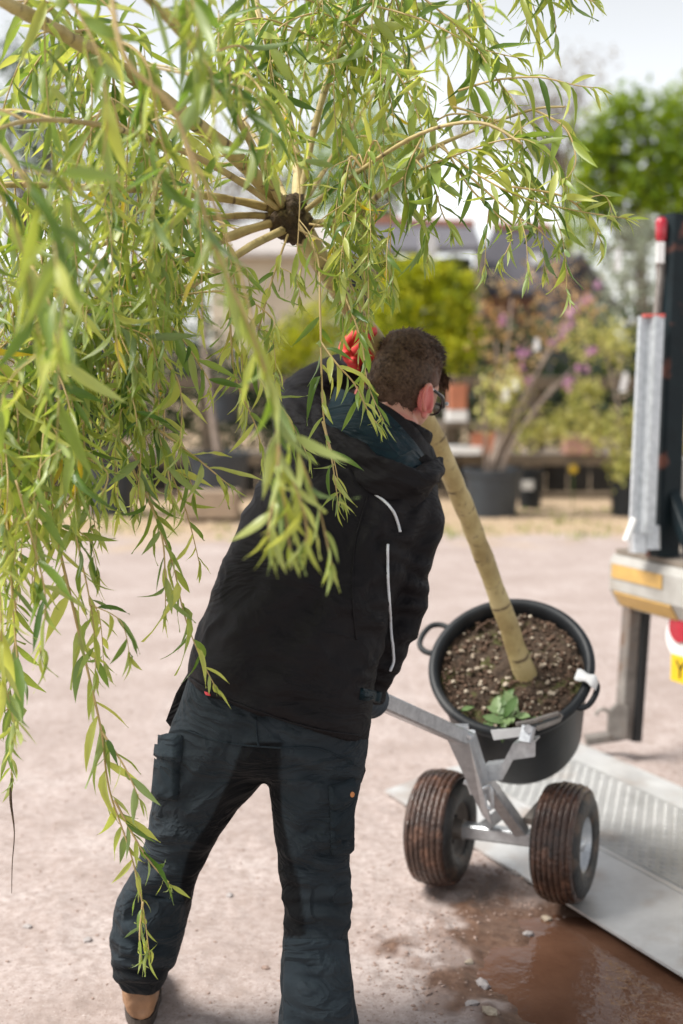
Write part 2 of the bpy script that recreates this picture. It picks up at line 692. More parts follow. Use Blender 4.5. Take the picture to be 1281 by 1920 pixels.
def ico():
    global ICO_V, ICO_F
    if ICO_V is None:
        import bmesh
        bm = bmesh.new()
        bmesh.ops.create_icosphere(bm, subdivisions=1, radius=1)
        ICO_V = np.array([tuple(v.co) for v in bm.verts])
        ICO_F = [tuple(v.index for v in f.verts) for f in bm.faces]
        bm.free()
    return ICO_V, ICO_F


ROCKS = {}


def rock(c, r, sd, flat=0.55):
    v, f = ico()
    if sd % 16 not in ROCKS:
        ROCKS[sd % 16] = v * (1 + 0.35 * fbm(v * 1.3 + (sd % 16) * 3.1, 2, sd % 16)[:, None])
    q = ROCKS[sd % 16]
    a = sd * 1.7
    q = q * np.array([1.25, 0.85, flat])
    ca, sa = math.cos(a), math.sin(a)
    q = np.stack([q[:, 0] * ca - q[:, 1] * sa, q[:, 0] * sa + q[:, 1] * ca, q[:, 2]], 1)
    return q * r + np.array(tuple(c)), f


big_st = [(905, 1838, 16, 'g', 'biggest flat grey stone at the muddy left edge of the puddle'),
          (884, 1885, 14, 'g', 'grey stone between the puddle and the bottom edge of the photo'),
          (918, 1905, 18, 'p', 'pale tan stone at the bottom edge of the photo beside the puddle'),
          (990, 1742, 12, 'g', 'grey stone at the top edge of the puddle below the left wheel'),
          (1025, 1712, 11, 'p', 'pale tan stone close to the platform edge above the puddle'),
          (880, 1800, 9, 'p', 'small pale stone alone on the dirt left of the puddle'),
          (965, 1650, 10, 'g', 'grey stone in the damp shade between the two wheels'),
          (803, 1870, 9, 'r', 'reddish brown stone on the dirt between the man and the puddle'),
          (52, 1742, 9, 'g', 'small grey stone near the left edge of the photo'),
          (165, 1768, 10, 'g', 'grey stone on the dirt just left of the hanging shoot tip'),
          (498, 1818, 8, 'r', 'reddish brown stone on the dirt between the man\'s legs'),
          (430, 1680, 8, 'g', 'small grey stone on the dirt between the man\'s knees')]
names = {'g': M['stone_grey'], 'p': M['stone_pale'], 'r': M['stone_red']}
for i, (px, py, r, k, lab) in enumerate(big_st):
    g = G(px, py)
    rm = r / FPX * proj(g)[2]
    z = hz(g.x, g.y)
    vs, fs = rock((g.x, g.y, z + rm * 0.25), rm, i + 1)
    tag(link('stone', vs, fs, names[k], smooth=False, loc=(g.x, g.y, z)), lab, 'stone', 'loose stones on the yard')
mb_v, mb_f = [], []
cnt = 0
gr = np.random.default_rng(3)
NS = 7500
sa, sr_ = gr.random(NS) * 6.283, 0.45 + 0.45 * gr.random(NS)
sx = np.where(np.arange(NS) % 9 < 4, PUD.x + np.cos(sa) * sr_, gr.uniform(-1.2, 1.5, NS))
sy = np.where(np.arange(NS) % 9 < 4, PUD.y + np.sin(sa) * sr_ * 1.3, gr.uniform(3.0, 6.5, NS))
sq, sz = pud_field(sx, sy), ground_h(sx, sy)
for x, y, q, z in zip(sx, sy, sq, sz):
    if q < 0.9:
        continue
    r = 0.0012 + 0.0042 * gr.random() ** 4 + (0.003 * gr.random() if q < 1.7 else 0)
    vs, fs = rock((x, y, z + r * 0.2), r, cnt % 97)
    bb = len(mb_v)
    mb_v += vs.tolist()
    mb_f += [tuple(k + bb for k in t) for t in fs]
    cnt += 1
tag(link('gravel', mb_v, mb_f, M['stone_red'], smooth=False), 'fine grit and small chips scattered over the dirt', 'gravel', kind='stuff')
# ------------------------------------------------------------------ tail lift platform lying on the ground
PA = G(722, 1474, 0.035)                # left front corner
WID = Vector((0.80, 0.60, 0)).normalized()
PT = Vector((0.425, -0.905, 0)).normalized()


def plat(u, v, z=0.035):
    """u metres along the front edge from the corner, v metres across"""
    p = PA + PT * u + WID * v
    return V(p.x, p.y, z)


lift = thing('lift_platform', 'aluminium tail lift platform lying flat on the dirt under the trolley wheel', 'lift platform', plat(1.2, 0.6, 0))
# bevelled lip: rises from ground to the deck
mb = MB()
LEN, LIPW, DECKW = 3.6, 0.30, 0.95


def plate(quad, th):
    mb = MB()
    mb.prism([V(p.x, p.y, p.z - th) for p in quad], V(0, 0, th))
    return mb


lip = MB()
q = [plat(0, 0, 0.012), plat(LEN, 0, 0.012), plat(LEN, LIPW, 0.040), plat(0.0, LIPW, 0.040)]
lip.prism(q, V(0, 0, 0.008))
lip.build('lip', M['alu'], lift)
deck = MB()
q = [plat(0.0, LIPW + 0.004, 0.012), plat(LEN, LIPW + 0.004, 0.012), plat(LEN, DECKW, 0.012), plat(0.0, DECKW, 0.012)]
deck.prism(q, V(0, 0, 0.036))
deck.build('deck', M['alu'], lift)
tr = MB()
z0 = 0.0485
q = [plat(0.22, LIPW + 0.03, z0), plat(LEN - 0.02, LIPW + 0.03, z0), plat(LEN - 0.02, DECKW - 0.16, z0), plat(0.22, DECKW - 0.16, z0)]
tr.prism(q, V(0, 0, 0.003))
tp = tr.build('tread_panel', M['tread'], lift)
# raised tread studs
sv, sf = [], []
nu = 0
u = 0.25
while u < 2.6:
    v = LIPW + 0.05
    k = 0
    while v < DECKW - 0.18:
        ang = 0.7 if (nu + k) % 2 else -0.7
        c = plat(u, v, z0 + 0.003)
        d = (PT * math.cos(ang) + WID * math.sin(ang)) * 0.012
        w = (PT * -math.sin(ang) + WID * math.cos(ang)) * 0.0035
        bb = len(sv)
        sv += [c - d, c + w, c + d, c - w, c - d * 0.6 + V(0, 0, 0.003), c + w * 0.5 + V(0, 0, 0.003), c + d * 0.6 + V(0, 0, 0.003), c - w * 0.5 + V(0, 0, 0.003)]
        sf += [(bb, bb + 1, bb + 5, bb + 4), (bb + 1, bb + 2, bb + 6, bb + 5), (bb + 2, bb + 3, bb + 7, bb + 6), (bb + 3, bb, bb + 4, bb + 7), (bb + 4, bb + 5, bb + 6, bb + 7)]
        v += 0.026
        k += 1
    u += 0.026
    nu += 1
so = link('tread_stud', sv, sf, M['tread'], tp, smooth=False)
so['kind'] = 'stuff'
hb = MB()
hb.beam(plat(0.75, DECKW + 0.05, 0.06), plat(LEN, DECKW + 0.05, 0.06), 0.09, 0.08)
hb.build('hinge_beam', M['beige'], lift)

# ------------------------------------------------------------------ the lorry's tail
LB = P(1172, 1100, 5.6)
TR = Vector((0.425, -0.905, 0)).normalized()            # along the rear of the lorry, towards the right of the picture
TN = Vector((-0.905, -0.425, 0)).normalized()           # out of the rear, towards the camera side
lorry = thing('lorry_tail', 'rear corner of a flatbed lorry with dark rusty post and amber strips', 'lorry', (LB.x + 0.2, LB.y, 0))
zt = P(1172, 1036, 5.6).z
zb = P(1172, 1130, 5.6).z
# bed beam: rounded lower edge
prof = [(-0.02, zt), (0.06, zt), (0.075, zt - 0.03), (0.075, zb + 0.06), (0.03, zb - 0.01), (-0.06, zb - 0.03), (-0.12, zb), (-0.12, zt - 0.02)]
base = V(LB.x, LB.y, 0)


def tail(u, n, z):
    p = base + TR * u + TN * n
    return V(p.x, p.y, z)


mb = MB()
mb.prism([tail(0, n, z) for n, z in prof], TR * 2.4)
bed = mb.build('bed_beam', M['beige'], lorry)
mb = MB()
mb.prism([tail(0.004, n, zt + 0.002) for n in (0.05, -2.0)] + [tail(2.4, n, zt + 0.002) for n in (-2.0, 0.05)], V(0, 0, 0.02))
mb.build('bed_floor', M['wood_grey'], lorry)
for (u0, u1, za, zc) in ((0.02, 0.33, P(1172, 1078, 5.6).z, P(1172, 1052, 5.6).z),):
    mb = MB()
    mb.prism([tail(u0, 0.0762, za), tail(u1, 0.0762, za), tail(u1, 0.0762, zc), tail(u0, 0.0762, zc)], TN * 0.004)
    mb.build('amber_strip', M['amber'], bed)
mb = MB()
za, zc = zb + 0.055, zb + 0.0
mb.prism([tail(0.03, 0.074, za), tail(0.38, 0.074, za), tail(0.38, 0.036, zc), tail(0.03, 0.036, zc)], TN * 0.005 - V(0, 0, 0.003))
mb.build('amber_strip', M['amber'], bed)
# lift leg
lp0 = P(1187, 1130, 5.55)
lp1 = P(1168, 1385, 5.55)
mb = MB()
mb.beam(lp0 + V(0, 0, 0.05), lp1, 0.055, 0.06, TN)
leg = mb.build('lift_leg', M['galv_dirty'], lorry)
mb = MB()
mb.beam(lp0 + V(0.050, 0, 0.02), lp1 + V(0.050, 0, -0.01), 0.035, 0.04, TN)
mb.build('hydraulic_ram', M['black'], leg)
mb = MB()
a = P(1150, 1345, 5.5)
mb.prism([P(1140, 1375, 5.5), P(1142, 1335, 5.5), P(1160, 1320, 5.5), P(1178, 1325, 5.5), P(1175, 1385, 5.5)], V(0, 0.03, 0))
mb.tube([P(1146, 1340, 5.5), P(1134, 1330, 5.5), P(1122, 1332, 5.5), P(1118, 1342, 5.5)], 0.008, 6, 3)
mb.build('hook_plate', M['galv_dirty'], leg)
mb = MB()
mb.beam(P(1098, 1388, 5.6), P(1165, 1378, 5.6), 0.05, 0.035)
mb.build('hinge_arm', M['galv_dirty'], leg)
# dark post and rail
post_b = P(1242, 1034, 5.35)
post_t = P(1266, 405, 5.35)
mb = MB()
mb.beam(post_b - V(0, 0, 0.02), post_t, 0.10, 0.10, TN)
post = mb.build('corner_post', M['darkpost'], lorry)
mb = MB()
mb.beam(P(1250, 905, 5.36), P(1300, 1035, 5.2), 0.05, 0.06)
mb.build('brace', M['darkpost'], post)
# galvanised channel
cb0 = P(1206, 1000, 5.25)
cb1 = P(1224, 594, 5.25)
mb = MB()
mb.beam(cb0 + V(0.012, 0, 0), cb1 + V(0.012, 0, 0), 0.052, 0.05, TN)
ch = mb.build('guide_channel', M['galv'], lorry)
mb = MB()
mb.beam(cb0 + V(-0.030, 0.0, 0), cb1 + V(-0.030, 0, 0), 0.016, 0.05, TN)
mb.build('channel_flange', M['galv'], ch)
mb = MB()
mb.beam(cb0 + V(-0.018, 0.03, 0), cb1 + V(-0.018, 0.03, -0.01), 0.012, 0.02, TN)
mb.build('channel_web', M['black'], ch)
mb = MB()
mb.beam(cb1 + V(-0.034, 0, 0.004), cb1 + V(0.04, 0, 0.004), 0.05, 0.012)
mb.build('channel_cap', mat('faded_red_paint', (0.65, 0.12, 0.10), (0.5, 0.09, 0.08), 20, 0.6), ch)
mb = MB()
mb.beam(P(1232, 590, 5.32), P(1242, 490, 5.32), 0.022, 0.025, TN)
mb.build('upper_rod', M['galv_dirty'], post)
# lamp on the post
mb = MB()
lc = P(1240, 430, 5.3)
mb.lathe(lc - V(0, 0, 0.045), (0, 0, 1), [(0, 0.0), (0.0, 0.016), (0.012, 0.021), (0.075, 0.022), (0.088, 0.014), (0.09, 0)], 16)
mb.build('red_lamp', M['red'], post, smooth=True)
mb = MB()
mb.box(P(1238, 474, 5.3), 0.026, 0.03, 0.078)
mb.build('white_reflector', M['white'], post)
mb = MB()
mb.beam(P(1196, 1036, 5.3), P(1196, 1000, 5.3), 0.055, 0.09)
mb.beam(P(1216, 1030, 5.3), P(1216, 985, 5.3), 0.075, 0.08)
mb.build('channel_foot', M['galv'], ch)
mb = MB()
mb.beam(P(1174, 1014, 5.2), P(1190, 972, 5.2), 0.026, 0.022, TN, 0.3)
mb.build('white_lever', M['white'], ch)
mb = MB()
mb.box(P(1296, 905, 5.6), 0.17, 0.1, 0.20)
mb.build('control_box', M['beige'], lorry)
mb = MB()
mb.box(P(1262, 884, 5.53), 0.02, 0.02, 0.03)
mb.build('box_latch', M['black'], lorry)
# rear light and plate
mb = MB()
c0 = P(1306, 1192, 5.3)
mb.lathe(c0 + TN * 0.03, TN, [(0, 0.0), (0, 0.09), (0.02, 0.094), (0.045, 0.085), (0.05, 0.0)], 20)
rl = mb.build('rear_light', M['white'], lorry, smooth=False)
mb = MB()
mb.lathe(c0 + TN * 0.075 + V(0.0, 0, 0.035), TN, [(0, 0.0), (0.0, 0.058), (0.012, 0.054), (0.016, 0.0)], 20)
mb.build('red_lens', M['red'], rl)
mb = MB()
pc = P(1258, 1250, 5.25)
zc = pc.z
mb.prism([pc + V(0, 0, -0.05), pc + TR * 0.52 + V(0, 0, -0.05), pc + TR * 0.52 + V(0, 0, 0.05), pc + V(0, 0, 0.05)], -TN * 0.004)
npz = mb.build('number_plate', M['yellow'], lorry)
mb = MB()
o = pc + TR * 0.035 + TN * 0.0015
for (a0, b0, a1, b1) in ((0.0, 0.032, 0.022, 0.002), (0.045, 0.032, 0.022, 0.002), (0.022, 0.002, 0.022, -0.032)):
    mb.beam(o + TR * a0 + V(0, 0, b0), o + TR * a1 + V(0, 0, b1), 0.0015, 0.010, TR.cross(V(0, 0, 1)).cross(V(a1 - a0, 0, b1 - b0)) if False else V(1, 0, 0))
mb.build('plate_letter', M['black'], npz)

# ------------------------------------------------------------------ trolley
WLc = P(827, 1546, 4.21)
WRc = P(1060, 1576, 4.06)
AX = (WRc - WLc)
AX.z *= 0.9
AX.normalize()
RO = V(-AX.y, AX.x, 0).normalized()                 # rolling direction
WR_RAD = 0.170
WLc.z = hz(WLc.x, WLc.y) + WR_RAD
WRc.z = WR_RAD + 0.024
tro = thing('tree_trolley', 'galvanised two wheeled pot trolley with muddy tyres', 'trolley', (WLc + WRc) / 2 - V(0, 0, WR_RAD))
AX = (WRc - WLc).normalized()


def wheel(c):
    W = 0.062
    rad = WR_RAD
    # side wall and carcass
    prof = [(-W, 0.080), (-W - 0.004, 0.092), (-W - 0.010, 0.115), (-W - 0.005, 0.138), (-W + 0.010, 0.155)]
    prof2 = [(-x, r) for x, r in reversed(prof)]
    mb = MB()
    mid = [(-W + 0.012, 0.153), (W - 0.012, 0.153)]
    mb.lathe(c, AX, prof + mid + prof2 + [(W * 0.6, 0.078), (-W * 0.6, 0.078)], 56, True)
    ty = mb.build('tyre', M['rubber'], tro, smooth=True)
    # ribbed tread band
    pr = [(-W + 0.004, 0.150)]
    nr = 7
    ww = (2 * W - 0.008) / nr
    for i in range(nr):
        x0 = -W + 0.004 + i * ww
        crown = lambda x: rad - 0.012 * (abs(x) / W) ** 2.2
        pr += [(x0 + 0.0022, crown(x0) - 0.0008), (x0 + ww * 0.5, crown(x0 + ww / 2)), (x0 + ww - 0.0022, crown(x0 + ww) - 0.0008)]
        if i < nr - 1:
            pr += [(x0 + ww - 0.0006, crown(x0 + ww) - 0.007), (x0 + ww + 0.0006, crown(x0 + ww) - 0.007)]
    pr += [(W - 0.004, 0.150)]
    mb = MB()
    mb.lathe(c, AX, pr, 72)
    # clods of mud
    es = noise3(np.array([tuple(v) for v in mb.v]) * 70, 3)
    for i, v in enumerate(mb.v):
        e = es[i]
        if e > 0.45:
            dv = v - c
            dv -= AX * dv.dot(AX)
            mb.v[i] = v + dv.normalized() * 0.004 * e
    mb.build('tread', M['mudtread'], ty, smooth=True)
    mb = MB()
    for s in (-1, 1):
        mb.lathe(c, AX * s, [(W - 0.002, 0.084), (W + 0.002, 0.088), (W - 0.004, 0.080), (W - 0.018, 0.074), (W - 0.032, 0.066), (W - 0.036, 0.040), (W - 0.026, 0.034), (W - 0.020, 0.022), (W - 0.008, 0.020), (W - 0.004, 0.0)], 40)
    rim = mb.build('rim', M['galv'] if c is WRc else M['galv_dirty'], tro, smooth=True)
    for k in range(4):
        a = k * math.pi / 2 + 0.4
        up = V(0, 0, 1)
        sidev = AX.cross(up).normalized()
        d = up * math.cos(a) + sidev * math.sin(a)
        mb = MB()
        mb.lathe(c + AX * (W - 0.037) + d * 0.052, AX, [(0, 0.008), (0.008, 0.008), (0.008, 0)], 6)
        mb.build('wheel_nut', M['black'], rim)


wheel(WLc)
wheel(WRc)
inL = WLc + AX * 0.03
inR = WRc - AX * 0.03
mb = MB()
mb.beam(inL, inR, 0.042, 0.042)
mb.build('axle', M['galv'], tro)
mb = MB()
mb.lathe(WLc + AX * 0.052, AX, [(-0.03, 0.0), (-0.03, 0.030), (0.02, 0.030), (0.02, 0.0)], 16)
mb.build('hub', M['galv_dirty'], tro)
axc = lerp(WLc, WRc, 0.66)
K1 = P(905, 1455, 3.92)            # where the frame tubes meet
K2 = P(872, 1385, 3.80)
HND = P(700, 1308, 3.36)
mb = MB()
mb.beam(axc + V(0.0, 0, 0.015), K1 + V(-0.004, 0, 0), 0.040, 0.040, RO)
mb.build('frame_tube', M['galv'], tro)
mb = MB()
mb.beam(lerp(WLc, WRc, 0.36) + V(0, 0, 0.02), K1 + (axc - K1) * 0.55, 0.034, 0.02, RO)
mb.build('brace', M['galv'], tro)
mb = MB()
mb.beam(lerp(WLc, WRc, 0.80) + V(0, 0.03, 0.02) + RO * 0.06, axc + RO * 0.05 + V(0, 0, 0.0) + AX * 0.02, 0.03, 0.02)
mb.beam(P(990, 1540, 4.06), P(1020, 1505, 4.12), 0.03, 0.022)
mb.build('brace', M['galv_dirty'], tro)
mb = MB()
mb.beam(K1 + V(0.004, 0, -0.05), K2 + V(0.002, 0, 0.008), 0.046, 0.046, RO)
mb.build('upright', M['galv'], tro)
mb = MB()
mb.prism([P(838, 1385, 3.76), P(880, 1392, 3.76), P(922, 1545, 3.90), P(905, 1530, 3.90)], RO * 0.008)
mb.build('gusset', M['galv'], tro)
mb = MB()
mb.beam(K2 + V(0.008, 0.004, -0.004), HND, 0.040, 0.040)
hb_o = mb.build('handle_bar', M['galv'], tro)
mb = MB()
hd = (HND - K2).normalized()
mb.lathe(HND - hd * 0.015, hd, [(0, 0), (0, 0.021), (0.15, 0.021), (0.16, 0.016), (0.16, 0)], 14)
mb.build('handle_grip', M['black'], hb_o, smooth=True)
# zigzag pot clasp
zz = [P(906, 1440, 3.90), P(942, 1436, 3.87), P(962, 1398, 3.85), P(1003, 1392, 3.83)]
mb = MB()
poly = zz + [p + V(0, 0, 0.0) - V(0, 0, 0.045) for p in reversed(zz)]
for i in range(3):
    mb.prism([zz[i], zz[i + 1], zz[i + 1] - V(0, 0, 0.04), zz[i] - V(0, 0, 0.04)], RO * 0.007)
for i in range(3):
    mb.prism([zz[i], zz[i + 1], zz[i + 1] + RO * 0.05, zz[i] + RO * 0.05], V(0, 0, 0.006))
mb.build('pot_bracket', M['galv'], tro)
mb = MB()
mb.beam(P(985, 1392, 3.83), P(992, 1362, 3.84), 0.036, 0.02)
mb.lathe(P(990, 1366, 3.83), -cF, [(0, 0), (0, 0.012), (0.014, 0.011), (0.014, 0)], 8)
mb.build('clasp', M['galv'], tro)
mb = MB()
mb.prism([P(920, 1370, 3.83), P(983, 1364, 3.84), P(984, 1380, 3.84), P(926, 1388, 3.83)], RO * 0.006)
mb.build('stop_plate', M['white'], tro)
mb = MB()
mb.tube([P(968, 1358, 3.85), P(1000, 1352, 3.86), P(1046, 1338, 3.88), P(1048, 1350, 3.88), P(1008, 1366, 3.85)], 0.007, 6, 2)
mb.build('hook', M['galv_dirty'], tro)
mb = MB()
mb.box(P(866, 1368, 3.78), 0.035, 0.03, 0.025)
mb.tube([P(874, 1376, 3.76), P(884, 1384, 3.76)], 0.008, 6)
mb.build('adjuster', M['galv'], tro)
mb = MB()
mb.tube([P(905, 1480, 3.86), P(918, 1475, 3.86), P(922, 1490, 3.86), P(922, 1515, 3.87), P(912, 1512, 3.87), P(908, 1490, 3.86)], 0.006, 6, 3)
mb.tube([P(870, 1466, 3.86), P(880, 1472, 3.86), P(886, 1488, 3.87)], 0.007, 6, 2)
mb.build('locking_pin', M['galv'], tro)

# ------------------------------------------------------------------ the pot with the willow
SOIL_C = P(962, 1262, 4.10)
KNOT = P(548, 405, 3.30)
TAX = V(-0.16, -0.66, 0.73).normalized()
POT_R, POT_BR, POT_H = 0.226, 0.190, 0.38
RIM_C = P(958, 1244, 4.10)
pot = thing('plant_pot', 'large black plastic tub holding the willow trunk, tilted on the trolley', 'pot', RIM_C - TAX * POT_H)
mb = MB()
mb.lathe(RIM_C, TAX, [(-POT_H, 0.0), (-POT_H, POT_BR - 0.03), (-POT_H + 0.008, POT_BR - 0.008), (-POT_H + 0.03, POT_BR), (-0.06, POT_R - 0.008), (-0.035, POT_R - 0.004),
                      (-0.03, POT_R + 0.010), (-0.008, POT_R + 0.014), (0.0, POT_R + 0.008), (0.002, POT_R - 0.004), (-0.006, POT_R - 0.014), (-0.03, POT_R - 0.018),
                      (-0.12, POT_R - 0.024)], 72)
mb.build('tub', M['pot'], pot, smooth=True)
pa = V(1, 0, 0)
pa = (pa - TAX * pa.dot(TAX)).normalized()
pb = TAX.cross(pa)


def onpot(ang, r, h):
    return RIM_C + TAX * h + (pa * math.cos(ang) + pb * math.sin(ang)) * r


def pot_handle(ang, k_=1.0):
    mb = MB()
    w = 0.22
    mb.tube([onpot(ang - w, POT_R + 0.005, -0.014), onpot(ang - w * 0.92, POT_R + 0.035 * k_, -0.016), onpot(ang - w * 0.6, POT_R + 0.058 * k_, -0.016),
             onpot(ang, POT_R + 0.064 * k_, -0.016), onpot(ang + w * 0.6, POT_R + 0.058 * k_, -0.016), onpot(ang + w * 0.92, POT_R + 0.035 * k_, -0.016), onpot(ang + w, POT_R + 0.005, -0.014)], 0.0085, 8, 3)
    mb.build('handle', M['pot'], pot, smooth=True)


def pot_ang(px, py):
    best = min(range(360), key=lambda k: (proj(onpot(R(k), POT_R + 0.03, -0.01))[0] - px) ** 2 + (proj(onpot(R(k), POT_R + 0.03, -0.01))[1] - py) ** 2)
    return R(best)


pot_handle(pot_ang(806, 1190))
pot_handle(pot_ang(806, 1190) + math.pi, 0.5)
# soil
sv, sf = [], []
SD = 0.045
rings, seg = 26, 72
sr = np.random.default_rng(5)
for i in range(rings + 1):
    for k in range(seg):
        rr = (POT_R - 0.017) * i / rings
        a = 2 * math.pi * k / seg
        sv.append(onpot(a, rr, -SD))
arr = np.array([tuple(v) for v in sv])
dd = 0.012 * fbm(arr * 14, 3, 8) + 0.012 * np.maximum(fbm(arr * 45, 3, 9), 0)
rr = np.repeat(np.arange(rings + 1) / rings, seg)
dd += 0.02 * (1 - rr) ** 2
arr = arr + np.array(tuple(TAX))[None, :] * dd[:, None]
for i in range(rings):
    for k in range(seg):
        l = (k + 1) % seg
        sf.append((i * seg + k, i * seg + l, (i + 1) * seg + l, (i + 1) * seg + k))
soil = link('soil', arr, sf, M['soil'], pot)
pv, pf = [], []
for i in range(190):
    a = sr.random() * 6.283
    q = math.sqrt(sr.random()) * (POT_R - 0.03)
    r = 0.0028 + 0.008 * sr.random() ** 2.5
    c = onpot(a, q, -SD + 0.008 + 0.010 * sr.random())
    vs, fs = rock(c, r, i, 0.7)
    bb = len(pv)
    pv += vs.tolist()
    pf += [tuple(k + bb for k in t) for t in fs]
ps = link('pebbles', pv, pf, M['stone_pale'], soil, smooth=False)
ps['kind'] = 'stuff'
pv, pf = [], []
for i in range(1500):
    a = sr.random() * 6.283
    q = math.sqrt(sr.random()) * (POT_R - 0.025)
    r = 0.002 + 0.0055 * sr.random() ** 2.5
    c = onpot(a, q, -SD + 0.006 + 0.010 * sr.random())
    vs, fs = rock(c, r, i, 0.8)
    bb = len(pv)
    pv += vs.tolist()
    pf += [tuple(k + bb for k in t) for t in fs]
ps = link('soil_crumbs', pv, pf, mat('bark_crumbs', (0.16, 0.095, 0.062), (0.05, 0.032, 0.020), 25, 0.9), soil, smooth=False)
ps['kind'] = 'stuff'
# ribbon tag tied on the rim
ta = pot_ang(1096, 1280)
mb = MB()
pr = [onpot(ta + 0.05, POT_R - 0.035, 0.012), onpot(ta + 0.02, POT_R - 0.005, 0.016), onpot(ta, POT_R + 0.022, 0.010), onpot(ta - 0.02, POT_R + 0.030, -0.02), onpot(ta - 0.04, POT_R + 0.022, -0.045)]
tw = (pa * -math.sin(ta) + pb * math.cos(ta)) * 0.017
pr = catmull(pr, 3)
vs = []
for i, p in enumerate(pr):
    s = 1 + 0.25 * math.sin(i * 1.4)
    vs += [p - tw * s, p, p + tw * s, p + tw * s + TAX * 0.002, p + TAX * 0.002, p - tw * s + TAX * 0.002]
fs = []
for i in range(len(pr) - 1):
    for k in range(6):
        l = (k + 1) % 6
        fs.append((i * 6 + k, i * 6 + l, (i + 1) * 6 + l, (i + 1) * 6 + k))
fs += [tuple(range(6))[::-1], tuple(range((len(pr) - 1) * 6, len(pr) * 6))]
o = link('plant_tag', vs, fs, M['white'], loc=pr[0])
tag(o, 'white ribbon tag looped over the rim of the tilted tub', 'plant tag')
# ------------------------------------------------------------------ weeping willow
M['wtrunk'] = None
m, nt, N, L, b = newmat('pale_willow_bark')
co = N.new('ShaderNodeTexCoord')
al = N.new('ShaderNodeAttribute')
al.attribute_name = 'along'
n1 = nz(9, 6)
n2 = nz(45, 5)
c = ramp(n1.outputs['Fac'], [(0.3, (0.27, 0.195, 0.075)), (0.5, (0.43, 0.34, 0.15)), (0.72, (0.55, 0.46, 0.24))])
c = mixc(maprange(n2.outputs['Fac'], 0.58, 0.70, 0, 0.7), c, (0.20, 0.15, 0.07))
# dark leaf scars in rings along the stem
ml = N.new('ShaderNodeMath')
ml.operation = 'MULTIPLY_ADD'
ml.inputs[1].default_value = 2 * math.pi / 0.085
L.new(al.outputs['Fac'], ml.inputs[0])
wob = maprange(nz(7, 3).outputs['Fac'], 0.3, 0.7, -0.7, 0.7)
L.new(wob, ml.inputs[2])
sn = N.new('ShaderNodeMath')
sn.operation = 'SINE'
L.new(ml.outputs[0], sn.inputs[0])
scar = maprange(sn.outputs[0], 0.90, 1.0, 0.0, 0.9)
pat = maprange(nz(20, 4).outputs['Fac'], 0.47, 0.58)
mm = N.new('ShaderNodeMath')
mm.operation = 'MULTIPLY'
L.new(scar, mm.inputs[0])
L.new(pat, mm.inputs[1])
c = mixc(mm.outputs[0], c, (0.09, 0.055, 0.03))
L.new(c, b.inputs['Base Color'])
b.inputs['Roughness'].default_value = 0.62
bp = N.new('ShaderNodeBump')
bp.inputs['Strength'].default_value = 0.5
bp.inputs['Distance'].default_value = 0.006
L.new(n2.outputs['Fac'], bp.inputs['Height'])
L.new(bp.outputs[0], b.inputs['Normal'])
M['wtrunk'] = m
M['twig'] = mat('golden_twig', (0.52, 0.38, 0.17), (0.38, 0.28, 0.11), 18, 0.5)
M['knotm'] = mat('rough_dark_graft', (0.10, 0.065, 0.035), (0.03, 0.02, 0.012), 60, 0.95, bump=0.9, bscale=120, c3=(0.25, 0.19, 0.10), s3=25)
M['wleaf'] = leafmat('willow_leaf', [(0.0, (0.055, 0.120, 0.022)), (0.35, (0.150, 0.240, 0.052)), (0.62, (0.265, 0.340, 0.075)), (0.90, (0.45, 0.49, 0.13)), (0.955, (0.46, 0.42, 0.06)), (1.0, (0.62, 0.42, 0.04))],
                     under=(0.30, 0.385, 0.19), trans=0.46, rough=0.36, spec=0.5)

willow = thing('willow_tree', 'weeping willow with pale leaning trunk and long drooping leafy shoots, in a tilted tub', 'tree', onpot(0, 0, -0.03))
T0 = onpot(0, 0, -0.09) + V(0.03, 0, 0) * 0
def on_soil(px, py):
    v = cF + (px - 640.5) / FPX * cR + (960 - py) / FPX * cU
    s0 = onpot(0, 0, -SD + 0.012)
    return C0 + v * ((s0 - C0).dot(TAX) / v.dot(TAX))


tb = on_soil(984, 1262)
DB = proj(tb)[2]
tp_ = [tb - (P(930, 1110, DB - 0.11) - tb) * 0.45, tb, P(943, 1145, DB - 0.09), P(896, 1015, lerp(DB, 3.47, 0.30)), P(846, 890, lerp(DB, 3.47, 0.52)), P(800, 790, lerp(DB, 3.47, 0.71)), P(742, 690, lerp(DB, 3.47, 0.87)), P(676, 600, 3.48), P(612, 505, 3.38), P(556, 418, 3.31)]
vs, fs, alo = tube(tp_, [0.034, 0.0315, 0.0285, 0.027, 0.026, 0.025, 0.0245, 0.024, 0.025, 0.029], 20, 8)
av = np.array([tuple(v) for v in vs])
nn = fbm(av * 16, 3, 12)
cen = np.repeat(av.reshape(-1, 20, 3).mean(1), 20, 0)
al_ = np.array(alo)
bump_ = 0.028 * np.maximum(np.sin(al_ * 2 * math.pi / 0.085) - 0.5, 0) * 2
av = av + (av - cen) * (0.10 * nn + bump_ + 0.05 * fbm(av * 45, 3, 15))[:, None]
link('trunk', av, fs, M['wtrunk'], willow, attrs={'along': alo})
# graft knot: a knobbly burr
import bmesh
bm = bmesh.new()
bmesh.ops.create_icosphere(bm, subdivisions=4, radius=1)
kv = np.array([tuple(v.co) for v in bm.verts])
kf = [tuple(v.index for v in f.verts) for f in bm.faces]
bm.free()
kd = 1 + 0.22 * fbm(kv * 2.2, 3, 3) + 0.16 * np.maximum(fbm(kv * 7, 3, 4), 0)
kv = kv * kd[:, None] * np.array([0.050, 0.046, 0.052])
kc = P(543, 410, 3.29)
link('graft_knot', kv + np.array(tuple(kc)), kf, M['knotm'], willow)

